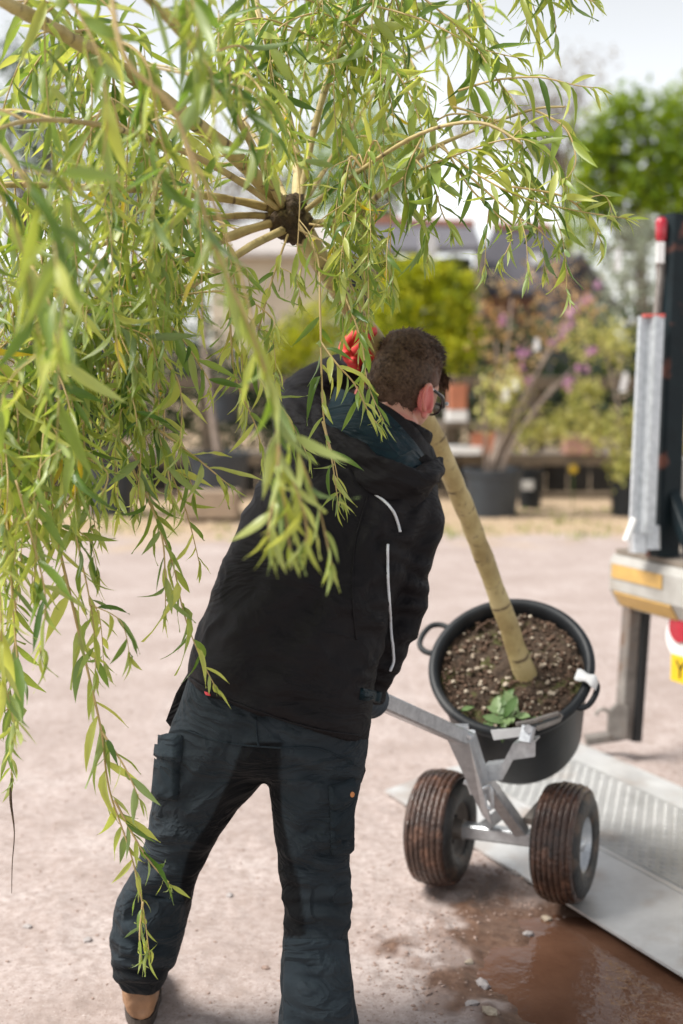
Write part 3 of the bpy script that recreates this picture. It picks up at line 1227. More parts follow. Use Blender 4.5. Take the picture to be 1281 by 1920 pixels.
LIMBS = [
    ([(538, 392, 3.28), (510, 365, 3.24), (440, 290, 3.10), (340, 212, 2.95), (230, 132, 2.78), (130, 70, 2.62), (40, 20, 2.48), (-60, -25, 2.35), (-200, -20, 2.25)], (0.019, 0.017, 0.015, 0.014, 0.012, 0.008)),
    ([(556, 392, 3.30), (558, 310, 3.34), (530, 180, 3.38), (495, 60, 3.40), (470, -60, 3.40)], (0.015, 0.012, 0.008, 0.005)),
    ([(515, 392, 3.28), (420, 372, 3.20), (300, 358, 3.10), (130, 350, 3.00), (0, 348, 2.92), (-140, 380, 2.85)], (0.010, 0.009, 0.007, 0.004)),
    ([(515, 405, 3.28), (430, 405, 3.22), (330, 420, 3.12), (200, 455, 3.02), (60, 545, 2.95), (-40, 700, 2.90)], (0.008, 0.007, 0.005, 0.003)),
    ([(520, 415, 3.28), (440, 440, 3.20), (350, 482, 3.10), (210, 540, 2.95), (110, 640, 2.86), (40, 830, 2.80), (0, 1000, 2.80)], (0.011, 0.010, 0.008, 0.005, 0.003)),
    ([(535, 430, 3.27), (470, 462, 3.18), (350, 540, 3.05), (270, 575, 2.98), (215, 670, 2.95), (190, 800, 2.92)], (0.010, 0.009, 0.007, 0.005, 0.003)),
    ([(568, 420, 3.30), (650, 410, 3.30), (735, 345, 3.25), (800, 285, 3.18), (900, 240, 3.08), (1000, 205, 3.00), (1060, 200, 2.95)], (0.010, 0.008, 0.005, 0.003, 0.002)),
    ([(560, 395, 3.30), (600, 200, 3.30), (660, 50, 3.22), (760, -50, 3.12), (900, -70, 3.02), (1030, -30, 2.95)], (0.009, 0.008, 0.006, 0.004, 0.003)),
    ([(530, 390, 3.26), (450, 230, 2.85), (360, 90, 2.45), (260, -20, 2.15), (200, -80, 1.98), (190, -60, 1.90)], (0.008, 0.007, 0.006, 0.005, 0.004)),
    ([(562, 395, 3.32), (640, 270, 3.55), (740, 130, 3.75), (860, 60, 3.85)], (0.007, 0.006, 0.004, 0.002)),
    ([(545, 392, 3.32), (480, 260, 3.55), (380, 150, 3.75), (240, 120, 3.85), (100, 170, 3.90)], (0.007, 0.006, 0.004, 0.002)),
    ([(528, 395, 3.27), (400, 310, 2.95), (250, 250, 2.65), (110, 225, 2.45), (0, 240, 2.3), (-80, 300, 2.2)], (0.008, 0.006, 0.004, 0.002)),
    ([(565, 400, 3.30), (660, 330, 3.1), (790, 250, 2.9), (900, 230, 2.8), (980, 270, 2.75)], (0.007, 0.005, 0.0035, 0.002)),
]
limb_pts = []
for pl, rad in LIMBS:
    pts = catmull([P(*p) for p in pl], 6)
    vs, fs, alo = tube([P(*p) for p in pl], rad, 10, 6)
    av = np.array([tuple(v) for v in vs])
    cen = np.repeat(av.reshape(-1, 10, 3).mean(1), 10, 0)
    av = av + (av - cen) * 0.18 * fbm(av * 30, 3, 12)[:, None]
    link('branch', av, fs, M['wtrunk'], willow, attrs={'along': alo})
    limb_pts += pts[4:]
limb_arr = np.array([tuple(p) for p in limb_pts])

# leaf shapes -----------------------------------------------------------
LS = [0, 0.07, 0.2, 0.36, 0.54, 0.72, 0.88, 1.0]
LW = [0.06, 0.40, 0.82, 1.0, 0.88, 0.60, 0.26, 0.0]


def leaf_shape(bend, twist, fold, wid, wave):
    vs, fs = [], []
    for i, (s, w) in enumerate(zip(LS, LW)):
        th = twist * s
        z = -bend * s * s
        y = s * (1 - 0.25 * abs(bend) * s)
        hw = wid * 0.5 * w
        for sx in (-1, 0, 1):
            x = sx * hw
            zz = abs(sx) * hw * fold + wave * 0.02 * math.sin(s * 9 + sx)
            vs.append((x * math.cos(th) - zz * math.sin(th) + 0.05 * wave * s * s, y, z + x * math.sin(th) + zz * math.cos(th)))
    for i in range(len(LS) - 1):
        a = i * 3
        fs += [(a, a + 1, a + 4, a + 3), (a + 1, a + 2, a + 5, a + 4)]
    return np.array(vs), fs


lr = np.random.default_rng(21)
LEAFV = [leaf_shape(lr.uniform(-0.05, 0.5), lr.normal(0, 0.6), lr.uniform(0.15, 0.7), lr.uniform(0.14, 0.20), lr.uniform(-1, 1)) for _ in range(14)]
LEAFV += [leaf_shape(lr.uniform(0.4, 0.9), lr.normal(0, 1.2), lr.uniform(0.4, 1.1), lr.uniform(0.125, 0.17), lr.uniform(-2, 2)) for _ in range(6)]
leaves = []          # (matrix 3x3 (numpy), pos, length, variant, tint)
GRAV = np.array([0, 0, -1.0])


def add_leaf(p, t, side, alpha, ln, droop, tint):
    d = t * math.cos(alpha) + side * math.sin(alpha) + GRAV * droop
    d = d / np.linalg.norm(d)
    nrm = np.cross(d, np.cross(t * 0.6 + np.array([0, 0, 0.9]) + lr.normal(0, 0.55, 3), d))
    n = np.linalg.norm(nrm)
    if n < 1e-4:
        return
    nrm /= n
    x = np.cross(d, nrm)
    qx, qy, qd = proj(Vector(p + d * ln * 0.5))
    if qd < 3.35 and (((qx - 535) / 78) ** 2 + ((qy - 400) / 58) ** 2 < 1 or (abs((qy - 400) - 0.80 * (qx - 540)) < 26 and 400 < qx < 540 and qd > 2.3) or (abs(qy - 362) < 14 and qx < 520 and lr.random() < 0.6)):      # the graft stays bare
        return
    leaves.append((np.stack([x, d, nrm], 1) * ln, p, ln, int(lr.integers(len(LEAFV))), tint))


def nrand(p):
    return p / np.linalg.norm(p)


def tint_base():
    return float(np.clip(lr.normal(0.55, 0.27), 0.0, 0.88))


def shoot(pts3, r0=0.0028, r1=0.0009, lmin=0.06, lmax=0.115, gap=0.021, start=0.12, dense_tip=True, fresh=0.0, sub=True, name='shoot', al=0.72):
    pts = catmull(pts3, 6)
    A = np.array([tuple(p) for p in pts])
    seg = np.linalg.norm(np.diff(A, axis=0), axis=1)
    cum = np.concatenate([[0], np.cumsum(seg)])
    tot = cum[-1]
    vs, fs, alo = tube(pts, [r0, lerp(r0, r1, 0.5), r1], 5)
    link(name, vs, fs, M['twig'], willow)
    s = tot * start
    az = lr.random() * 6.28
    tcol = 0.10 * lr.normal()
    while s < tot:
        f = s / tot
        p = np.array([np.interp(s, cum, A[:, k]) for k in range(3)])
        q = np.array([np.interp(min(s + 0.01, tot), cum, A[:, k]) for k in range(3)])
        o = np.array([np.interp(max(s - 0.01, 0), cum, A[:, k]) for k in range(3)])
        t = nrand(q - o + 1e-9)
        u = nrand(np.cross(t, [0.3, 0.9, 0.2]))
        w = np.cross(t, u)
        az += 2.4 + lr.normal(0, 0.35)
        side = u * math.cos(az) + w * math.sin(az)
        ln = 1.12 * lr.uniform(lmin, lmax) * lr.uniform(0.78, 1.2) * (1.0 - 0.5 * max(0, f - 0.72) / 0.28) * (0.75 + 0.25 * min(1, f * 4))
        ti = tint_base() + tcol + fresh + 0.22 * max(0, f - 0.6)
        ti = min(ti, 0.88)
        if lr.random() < 0.010 and proj(Vector(p))[2] > 2.6:
            ti = 0.97
        add_leaf(p, t, side, abs(lr.normal(al, 0.26)), ln, lr.uniform(0.0, 0.5), float(np.clip(ti, 0.02, 1.0 if ti > 0.95 else 0.9)))
        if sub and 0.1 < f < 0.75 and lr.random() < 0.09:
            l2 = lr.uniform(0.08, 0.2)
            d2 = t * 0.6 + side * 0.9
            p1 = Vector(p)
            p2 = p1 + Vector(d2) * l2 * 0.5
            p3 = p2 + Vector(d2 * 0.25 + GRAV * 0.8) * l2 * 0.6
            shoot([p1, p2, p3], 0.0014, 0.0007, lmin * 0.7, lmax * 0.8, gap, 0.1, sub=False, name='side_twig')
        s += gap * lr.uniform(0.75, 1.35)
    # tuft at the tip
    t = nrand(A[-1] - A[-3])
    for k in range(4):
        u = nrand(np.cross(t, lr.normal(0, 1, 3)))
        add_leaf(A[-1] - t * 0.006 * k, t, u, lr.uniform(0.15, 0.5), lr.uniform(0.028, 0.055), 0.2, float(np.clip(0.72 + 0.1 * lr.normal(), 0.3, 0.9)))


def S(pl, **k):
    shoot([P(*p) for p in pl], **k)


# shoots traced from the photograph: (px, py, depth) ------------------------------
# blurred shoots nearest the camera
S([(205, -40, 1.95), (235, 110, 1.93), (330, 215, 1.95), (395, 440, 2.00), (470, 620, 2.05), (515, 760, 2.08), (528, 900, 2.10), (545, 1040, 2.12)], r0=0.0042, r1=0.0012, lmin=0.070, lmax=0.105, gap=0.020, start=0.36, fresh=0.12, al=0.30, sub=False)
S([(330, 215, 2.0), (440, 480, 2.08), (500, 700, 2.12), (560, 850, 2.15), (600, 960, 2.18), (622, 1060, 2.2)], r0=0.0022, lmin=0.065, lmax=0.10, gap=0.030, start=0.5, fresh=0.14, al=0.4, sub=False)
S([(520, 800, 2.09), (520, 900, 2.10), (505, 980, 2.10), (505, 1020, 2.1)], lmin=0.06, lmax=0.09, gap=0.017, start=0.1, fresh=0.2, sub=False)
S([(524, 850, 2.1), (560, 930, 2.1), (575, 990, 2.1), (570, 1030, 2.1)], lmin=0.06, lmax=0.09, gap=0.020, start=0.1, fresh=0.2, sub=False)
S([(-60, 220, 2.1), (-20, 330, 2.05), (30, 430, 2.05), (60, 560, 2.05), (75, 640, 2.05)], r0=0.003, lmin=0.09, lmax=0.13, gap=0.02, start=0.2)
S([(-40, 240, 1.9), (20, 300, 1.85), (90, 420, 1.85), (120, 540, 1.87), (110, 660, 1.88)], r0=0.003, lmin=0.09, lmax=0.13, gap=0.022, start=0.25)
S([(90, -60, 2.1), (150, 30, 2.1), (190, 120, 2.1), (200, 240, 2.12), (185, 330, 2.12)], r0=0.003, lmin=0.08, lmax=0.125, gap=0.022)
S([(230, -40, 2.2), (320, 30, 2.2), (360, 90, 2.2), (370, 190, 2.2)], lmin=0.08, lmax=0.12, gap=0.02)
S([(300, -60, 2.1), (350, -20, 2.1), (370, 40, 2.1), (365, 90, 2.1)], lmin=0.08, lmax=0.12, gap=0.018, fresh=0.15)
S([(180, 60, 2.3), (270, 110, 2.25), (300, 250, 2.25), (330, 360, 2.25), (320, 430, 2.25)], lmin=0.08, lmax=0.12, gap=0.022)
S([(260, 120, 2.4), (400, 150, 2.35), (470, 170, 2.3), (500, 210, 2.3)], lmin=0.08, lmax=0.12)
S([(60, 500, 2.3), (90, 560, 2.25), (110, 700, 2.25), (105, 850, 2.25)], lmin=0.08, lmax=0.12)
# sharp shoots on the left, hanging to the ground
S([(60, 800, 2.80), (95, 960, 2.80), (135, 1130, 2.80), (165, 1260, 2.82), (190, 1370, 2.82), (205, 1480, 2.84), (245, 1600, 2.85), (268, 1700, 2.86), (280, 1790, 2.86)], r0=0.0036, r1=0.001, lmin=0.065, lmax=0.10, gap=0.0215)
S([(268, 1690, 2.86), (262, 1750, 2.86), (264, 1800, 2.86)], sub=False, lmin=0.035, lmax=0.06, gap=0.012)
S([(215, 1500, 2.84), (270, 1600, 2.85), (320, 1660, 2.86)], sub=False, lmin=0.05, lmax=0.08, gap=0.016)
S([(190, 1370, 2.82), (235, 1440, 2.80), (262, 1500, 2.80)], sub=False, lmin=0.05, lmax=0.08, gap=0.018)
S([(40, 830, 2.80), (120, 940, 2.76), (155, 1060, 2.76), (175, 1170, 2.76), (180, 1270, 2.76)], lmin=0.06, lmax=0.10)
S([(0, 850, 2.75), (15, 1000, 2.72), (25, 1150, 2.7), (35, 1290, 2.7), (20, 1400, 2.7)], lmin=0.07, lmax=0.11)
S([(0, 980, 2.8), (30, 1150, 2.82), (18, 1300, 2.84), (22, 1460, 2.85)], lmin=0.06, lmax=0.10)
S([(-20, 1000, 2.5), (0, 1120, 2.5), (5, 1250, 2.5), (30, 1370, 2.5)], lmin=0.075, lmax=0.11)
S([(30, 900, 2.6), (60, 1010, 2.6), (85, 1120, 2.6), (75, 1230, 2.6)], lmin=0.07, lmax=0.11)
S([(190, 800, 2.92), (250, 850, 2.88), (290, 960, 2.86), (325, 1060, 2.86), (345, 1150, 2.86), (375, 1230, 2.84), (405, 1290, 2.84)], lmin=0.065, lmax=0.10, fresh=0.03)
S([(250, 880, 2.86), (300, 990, 2.84), (310, 1080, 2.84), (310, 1150, 2.84)], lmin=0.06, lmax=0.09, sub=False)
S([(215, 670, 2.95), (300, 720, 2.92), (310, 850, 2.92), (350, 960, 2.92), (375, 1060, 2.92)], lmin=0.06, lmax=0.10)
S([(170, 690, 2.9), (235, 710, 2.86), (285, 790, 2.84), (310, 860, 2.84), (325, 945, 2.84)], r0=0.0042, lmin=0.07, lmax=0.11)
S([(290, 800, 2.84), (370, 860, 2.82), (430, 910, 2.82)], lmin=0.06, lmax=0.10, sub=False)
# shoots in front of the man
S([(560, 420, 3.25), (595, 480, 3.12), (600, 580, 3.05), (603, 700, 3.02), (608, 790, 3.0), (628, 870, 3.0), (640, 940, 3.0)], r0=0.0036, lmin=0.055, lmax=0.09, gap=0.028, start=0.45, sub=False)
S([(601, 640, 3.03), (630, 680, 3.0), (665, 720, 3.0), (690, 770, 3.0), (712, 800, 3.0)], lmin=0.06, lmax=0.085, gap=0.017, start=0.1, fresh=0.08, sub=False)
S([(640, 540, 3.1), (665, 600, 3.06), (680, 650, 3.05), (690, 720, 3.05), (720, 790, 3.05)], lmin=0.05, lmax=0.08, gap=0.018, start=0.05, sub=False)
S([(600, 480, 3.2), (650, 520, 3.15), (675, 580, 3.12), (680, 640, 3.1)], lmin=0.05, lmax=0.08, gap=0.02, fresh=0.05)
S([(605, 790, 3.0), (622, 860, 2.98), (635, 950, 2.98)], lmin=0.05, lmax=0.075, sub=False)
S([(540, 440, 3.2), (500, 560, 3.05), (480, 690, 2.98), (540, 780, 2.94), (580, 860, 2.94)], lmin=0.06, lmax=0.09)
S([(430, 560, 3.0), (440, 700, 2.95), (480, 800, 2.92), (500, 880, 2.92)], lmin=0.06, lmax=0.09)
S([(560, 430, 3.2), (640, 470, 3.15), (690, 500, 3.12), (715, 560, 3.1)], lmin=0.05, lmax=0.085)
S([(580, 420, 3.25), (690, 440, 3.2), (720, 480, 3.2)], lmin=0.05, lmax=0.085)
# right lobe
S([(735, 345, 3.2), (830, 300, 3.05), (960, 260, 2.98), (1030, 290, 2.95), (1060, 360, 2.93)], lmin=0.075, lmax=0.115, gap=0.016)
S([(860, 170, 3.05), (930, 150, 3.0), (1010, 145, 2.96), (1080, 160, 2.95), (1120, 165, 2.95)], lmin=0.07, lmax=0.11, gap=0.018)
S([(1000, 205, 3.0), (1060, 240, 2.96), (1080, 300, 2.95), (1060, 340, 2.95)], lmin=0.07, lmax=0.10, gap=0.022)
S([(820, 270, 3.1), (900, 330, 3.0), (980, 370, 2.98), (1080, 395, 2.96), (1180, 410, 2.96)], lmin=0.055, lmax=0.09, gap=0.015, fresh=0.1)
S([(960, 350, 2.98), (1060, 370, 2.97), (1110, 420, 2.97), (1130, 460, 2.97)], lmin=0.05, lmax=0.08, gap=0.016, fresh=0.1)
S([(830, 270, 3.1), (880, 350, 3.05), (930, 400, 3.02), (960, 440, 3.0), (940, 490, 3.0)], lmin=0.05, lmax=0.08, gap=0.018, fresh=0.05)
S([(880, 330, 3.02), (960, 400, 3.0), (1010, 430, 3.0), (1045, 470, 3.0)], lmin=0.045, lmax=0.075, gap=0.03, fresh=0.1, start=0.2)
S([(780, 300, 3.15), (810, 340, 3.1), (830, 400, 3.08), (850, 440, 3.08)], lmin=0.075, lmax=0.11, gap=0.016)
S([(790, 260, 3.1), (760, 330, 3.05), (770, 400, 3.05)], lmin=0.08, lmax=0.115, gap=0.018)
S([(850, 200, 3.1), (930, 230, 3.05), (980, 300, 3.0), (1000, 360, 3.0)], lmin=0.08, lmax=0.115, gap=0.016)
S([(620, 30, 3.2), (700, 80, 3.1), (770, 180, 3.05), (800, 280, 3.02)], r0=0.0036, lmin=0.07, lmax=0.11, gap=0.018)
S([(700, 10, 3.1), (800, 40, 3.05), (900, 90, 3.02), (980, 110, 3.0)], lmin=0.07, lmax=0.11, gap=0.018)
S([(760, -30, 3.1), (870, 60, 3.05), (920, 130, 3.0), (950, 180, 3.0)], lmin=0.07, lmax=0.11, gap=0.018)
S([(880, -60, 3.0), (990, -40, 2.97), (1060, -15, 2.95), (1120, 5, 2.95)], lmin=0.06, lmax=0.095, gap=0.016, start=0.3)
S([(930, -50, 3.0), (1010, -30, 2.97), (1060, -10, 2.97)], lmin=0.06, lmax=0.095, gap=0.02)
S([(640, 60, 3.3), (720, 150, 3.2), (740, 240, 3.18)], lmin=0.07, lmax=0.105)
S([(570, 60, 3.3), (620, 110, 3.25), (640, 200, 3.2), (640, 280, 3.2)], lmin=0.07, lmax=0.11)
S([(480, 20, 3.2), (500, 90, 3.1), (510, 170, 3.1), (500, 230, 3.1)], lmin=0.07, lmax=0.11)
S([(500, 30, 3.3), (540, 110, 3.2), (545, 200, 3.2)], lmin=0.07, lmax=0.11)

# fill: shoots that leave the limbs, arch out and hang -------------------------------


def hang(tip, ln, **k):
    """shoot whose tip ends at tip (world); picks a limb point above it"""
    t = np.array(tuple(tip))
    d = limb_arr - t
    hor = np.hypot(d[:, 0], d[:, 1])
    up = d[:, 2]
    cost = np.abs(np.hypot(hor, np.maximum(up, 0)) - ln) + 0.6 * hor + np.where(up < 0.04, 3, 0) + lr.random(len(hor)) * 0.12
    i = int(np.argmin(cost))
    a = limb_arr[i]
    out = t - a
    out[2] = 0
    h = Vector(a)
    m1 = h + Vector(out) * 0.55 + V(0, 0, 0.02 + 0.02 * lr.random())
    m2 = h + Vector(out) * (0.92) + V(0, 0, -0.35 * (a[2] - t[2]))
    m1 += Vector(lr.normal(0, 0.015, 3))
    m2 += Vector(lr.normal(0, 0.012, 3))
    shoot([h, m1, m2, Vector(t)], **k)


def inside(poly, x, y):
    c = False
    n = len(poly)
    for i in range(n):
        x0, y0 = poly[i]
        x1, y1 = poly[(i + 1) % n]
        if (y0 > y) != (y1 > y) and x < (x1 - x0) * (y - y0) / (y1 - y0) + x0:
            c = not c
    return c


def fill(poly, n, dlo, dhi, ln, **k):
    xs = [p[0] for p in poly]
    ys = [p[1] for p in poly]
    cnt = 0
    while cnt < n:
        x, y = lr.uniform(min(xs), max(xs)), lr.uniform(min(ys), max(ys))
        if not inside(poly, x, y):
            continue
        hang(P(x, y, lr.uniform(dlo, dhi)), lr.uniform(*ln), **k)
        cnt += 1


fill([(-60, 560), (300, 560), (470, 640), (470, 840), (380, 880), (300, 960), (210, 1000), (90, 1080), (-60, 1100)], 58, 2.55, 3.15, (0.15, 0.45), lmin=0.06, lmax=0.105)
fill([(-60, 900), (100, 900), (150, 1100), (110, 1250), (30, 1300), (-60, 1350)], 9, 2.5, 2.95, (0.25, 0.5), lmin=0.06, lmax=0.105)
fill([(-40, 360), (420, 380), (560, 480), (560, 620), (300, 640), (-40, 640)], 20, 2.7, 3.4, (0.12, 0.35), lmin=0.055, lmax=0.10, fresh=0.05)
fill([(-60, 60), (500, 60), (560, 330), (400, 420), (-60, 420)], 20, 2.4, 3.6, (0.15, 0.4), lmin=0.06, lmax=0.11)
fill([(400, 20), (900, 10), (960, 160), (860, 260), (600, 300), (420, 200)], 24, 2.95, 3.7, (0.12, 0.35), lmin=0.06, lmax=0.11)
fill([(590, 450), (700, 470), (730, 560), (680, 640), (620, 620)], 9, 3.05, 3.4, (0.1, 0.3), lmin=0.05, lmax=0.085)
fill([(560, 250), (800, 280), (860, 380), (730, 430), (690, 520), (620, 560), (580, 470)], 10, 3.0, 3.5, (0.12, 0.35), lmin=0.055, lmax=0.095)
# old brown thread hanging from the lowest tip on the left
link('dry_thread', *tube([P(22, 1460, 2.85), P(20, 1500, 2.85), P(27, 1560, 2.85), P(23, 1620, 2.85), P(22, 1675, 2.85)], [0.0025, 0.003, 0.0012, 0.001, 0.0006], 5, 4)[:2], M['knotm'], willow)

# leaves: the 300 that show largest are objects, the rest one mass -----------------
sc_ = []
for k, (m3, p, ln, vi, ti) in enumerate(leaves):
    x, y, d = proj(Vector(p + m3[:, 1] * 0.5))
    e = proj(Vector(p + m3[:, 1]))
    s0 = proj(Vector(p))
    size = math.hypot(e[0] - s0[0], e[1] - s0[1])
    sc_.append(size if (5 < x < 1275 and 5 < y < 1915) else 0)
order = np.argsort(sc_)[::-1]
top = set(order[:300].tolist())
worg = np.array(tuple(ORG[willow.name]))
leaf_mesh = {}
fv, ff, ft = [], [], []
nb = 0
for k, (m3, p, ln, vi, ti) in enumerate(leaves):
    lv, lf = LEAFV[vi]
    if k in top:
        key = (vi, 9 if ti > 0.95 else int(ti * 6))
        if key not in leaf_mesh:
            me = mesh_from('leaf', lv.tolist(), lf)
            at = me.attributes.new('tint', 'FLOAT', 'POINT')
            at.data.foreach_set('value', np.full(len(lv), np.clip(ti, 0, 1), np.float32))
            me.materials.append(M['wleaf'])
            leaf_mesh[key] = me
        o = bpy.data.objects.new('leaf', leaf_mesh[key])
        col.objects.link(o)
        o.parent = willow
        mt = Matrix(m3.tolist()).to_4x4()
        mt.translation = Vector(p - worg)
        o.matrix_local = mt
    else:
        fv.append(lv @ m3.T + p)
        ff += [tuple(i + nb for i in f) for f in lf]
        ft.append(np.full(len(lv), ti))
        nb += len(lv)
fo = link('foliage', np.concatenate(fv), ff, M['wleaf'], willow, attrs={'tint': np.concatenate(ft)})
fo['kind'] = 'stuff'
print('LEAVES', len(leaves))
# small weed in the tub
M['weed'] = leafmat('weed_leaf', [(0.0, (0.09, 0.17, 0.05)), (1.0, (0.27, 0.37, 0.17))], trans=0.2)
wc = P(955, 1325, 3.93)
wang = pot_ang(945, 1345)
wc = onpot(wang, POT_R * 0.70, -SD + 0.008)
weed = thing('weed_plant', 'small green leafy weed growing at the front rim of the tilted tub', 'plant', wc)
for i in range(30):
    a = i * 2.399
    ln = 0.028 + 0.055 * lr.random()
    el = 0.12 + 0.75 * (i / 30)
    dirv = (pa * math.cos(a) + pb * math.sin(a)) * math.cos(el) + TAX * math.sin(el)
    jit = pa * lr.normal(0, 0.030) + pb * lr.normal(0, 0.016)
    dirv = (dirv + V(*lr.normal(0, 0.25, 3))).normalized()
    x = dirv.cross(TAX).normalized()
    n_ = x.cross(dirv)
    lv = []
    for (s, w) in zip([0, 0.15, 0.4, 0.65, 0.85, 1], [0.08, 0.14, 0.36, 0.46, 0.30, 0.02]):
        for sx in (-1, 0, 1):
            lv.append(wc + jit + dirv * s * ln + x * sx * w * 0.42 * ln + n_ * (abs(sx) * 0.05 * ln - 0.35 * s * s * ln))
    lf = []
    for q in range(5):
        lf += [(q * 3, q * 3 + 1, q * 3 + 4, q * 3 + 3), (q * 3 + 1, q * 3 + 2, q * 3 + 5, q * 3 + 4)]
    link('leaf', lv, lf, M['weed'], weed, attrs={'tint': [lr.random()] * len(lv)})
#@@PERSON
# ------------------------------------------------------------------ the man
def loft(rings, n=30, ex=2.3):
    """rings: (Lx, Ly, Rx, Ry, depth, half_depth): silhouette points and thickness"""
    vs, fs = [], []
    for (lx, ly, rx, ry, d, hd) in rings:
        a = P(lx, ly, d)
        b_ = P(rx, ry, d)
        c_ = (a + b_) / 2
        h = (b_ - a) / 2
        f = cF.copy()
        f = (f - h.normalized() * f.dot(h.normalized())).normalized()
        for k in range(n):
            t = 2 * math.pi * k / n
            ct, st = math.cos(t), math.sin(t)
            x = math.copysign(abs(ct) ** (2 / ex), ct)
            y = math.copysign(abs(st) ** (2 / ex), st)
            vs.append(c_ + h * x + f * hd * y)
    m_ = len(rings)
    for i in range(m_ - 1):
        for k in range(n):
            l = (k + 1) % n
            fs.append((i * n + k, i * n + l, (i + 1) * n + l, (i + 1) * n + k))
    fs.append(tuple(range(n))[::-1])
    fs.append(tuple(range((m_ - 1) * n, m_ * n)))
    return vs, fs


def ringsub(rings, k=4):
    """smooth interpolation of ring parameters"""
    A = np.array(rings, float)
    n = len(A)
    out = []
    for i in range(n - 1):
        p0, p1, p2, p3 = A[max(i - 1, 0)], A[i], A[i + 1], A[min(i + 2, n - 1)]
        for j in range(k):
            t = j / k
            out.append(0.5 * (2 * p1 + (p2 - p0) * t + (2 * p0 - 5 * p1 + 4 * p2 - p3) * t * t + (3 * p1 - p0 - 3 * p2 + p3) * t ** 3))
    out.append(A[-1])
    return [tuple(r) for r in out]


def remesh(mb, voxel, smooth=3, fac=0.5):
    me = mesh_from('tmp', mb.v, mb.f)
    o = bpy.data.objects.new('tmp', me)
    col.objects.link(o)
    r = o.modifiers.new('r', 'REMESH')
    r.mode = 'VOXEL'
    r.voxel_size = voxel
    s = o.modifiers.new('s', 'SMOOTH')
    s.iterations = smooth
    s.factor = fac
    dg = bpy.context.evaluated_depsgraph_get()
    ev = o.evaluated_get(dg)
    m2 = ev.to_mesh()
    n = len(m2.vertices)
    co_ = np.empty(n * 3)
    m2.vertices.foreach_get('co', co_)
    no = np.empty(n * 3)
    m2.vertices.foreach_get('normal', no)
    fs = [tuple(p.vertices) for p in m2.polygons]
    ev.to_mesh_clear()
    bpy.data.objects.remove(o)
    bpy.data.meshes.remove(me)
    return co_.reshape(-1, 3), no.reshape(-1, 3), fs


def projn(A):
    q = A - np.array(tuple(C0))
    d = q @ np.array(tuple(cF))
    return np.stack([640.5 + q @ np.array(tuple(cR)) / d * FPX, 960 - q @ np.array(tuple(cU)) / d * FPX, d], 1)


def caster(vs, fs):
    return BVHTree.FromPolygons([tuple(v) for v in vs], fs)


def cast(bvh, px, py):
    v = (cF + (px - 640.5) / FPX * cR + (960 - py) / FPX * cU).normalized()
    h = bvh.ray_cast(C0, v, 20)
    return (h[0], h[1]) if h[0] is not None else (None, None)


def patch(name, bvh, quad, nu, nv, th, material, parent, off=0.0):
    """a sewn-on panel: grid of photo points laid on the garment, with thickness"""
    (ax, ay), (bx, by), (cx, cy), (dx, dy) = quad
    top_, bot, ok = [], [], {}
    for j in range(nv + 1):
        for i in range(nu + 1):
            u, v = i / nu, j / nv
            x = lerp(lerp(ax, bx, u), lerp(dx, cx, u), v)
            y = lerp(lerp(ay, by, u), lerp(dy, cy, u), v)
            p, n = cast(bvh, x, y)
            if p is None:
                ok[(i, j)] = None
                continue
            if n.dot(cF) > 0:
                n = -n
            ok[(i, j)] = len(top_)
            edge = i in (0, nu) or j in (0, nv)
            top_.append(p + n * (off + (th * 0.35 if edge else th)))
            bot.append(p - n * 0.004)
    vs = top_ + bot
    m_ = len(top_)
    fs = []
    for j in range(nv):
        for i in range(nu):
            q = [ok[(i, j)], ok[(i + 1, j)], ok[(i + 1, j + 1)], ok[(i, j + 1)]]
            if None in q:
                continue
            fs.append(tuple(q))
            for e0, e1, ei in ((0, 1, j == 0), (1, 2, i == nu - 1), (2, 3, j == nv - 1), (3, 0, i == 0)):
                if ei:
                    fs.append((q[e1], q[e0], q[e0] + m_, q[e1] + m_))
    if not fs:
        return None
    return link(name, vs, fs, material, parent)


def piping(name, bvh, line, r, material, parent, res=6):
    pts = []
    L2 = catmull([V(x, y, 0) for x, y in line], res)
    for q in L2:
        p, n = cast(bvh, q.x, q.y)
        if p is not None:
            pts.append(p + (n if n.dot(cF) < 0 else -n) * r * 0.4)
    vs, fs, _ = tube(pts, r, 6)
    return link(name, vs, fs, material, parent)


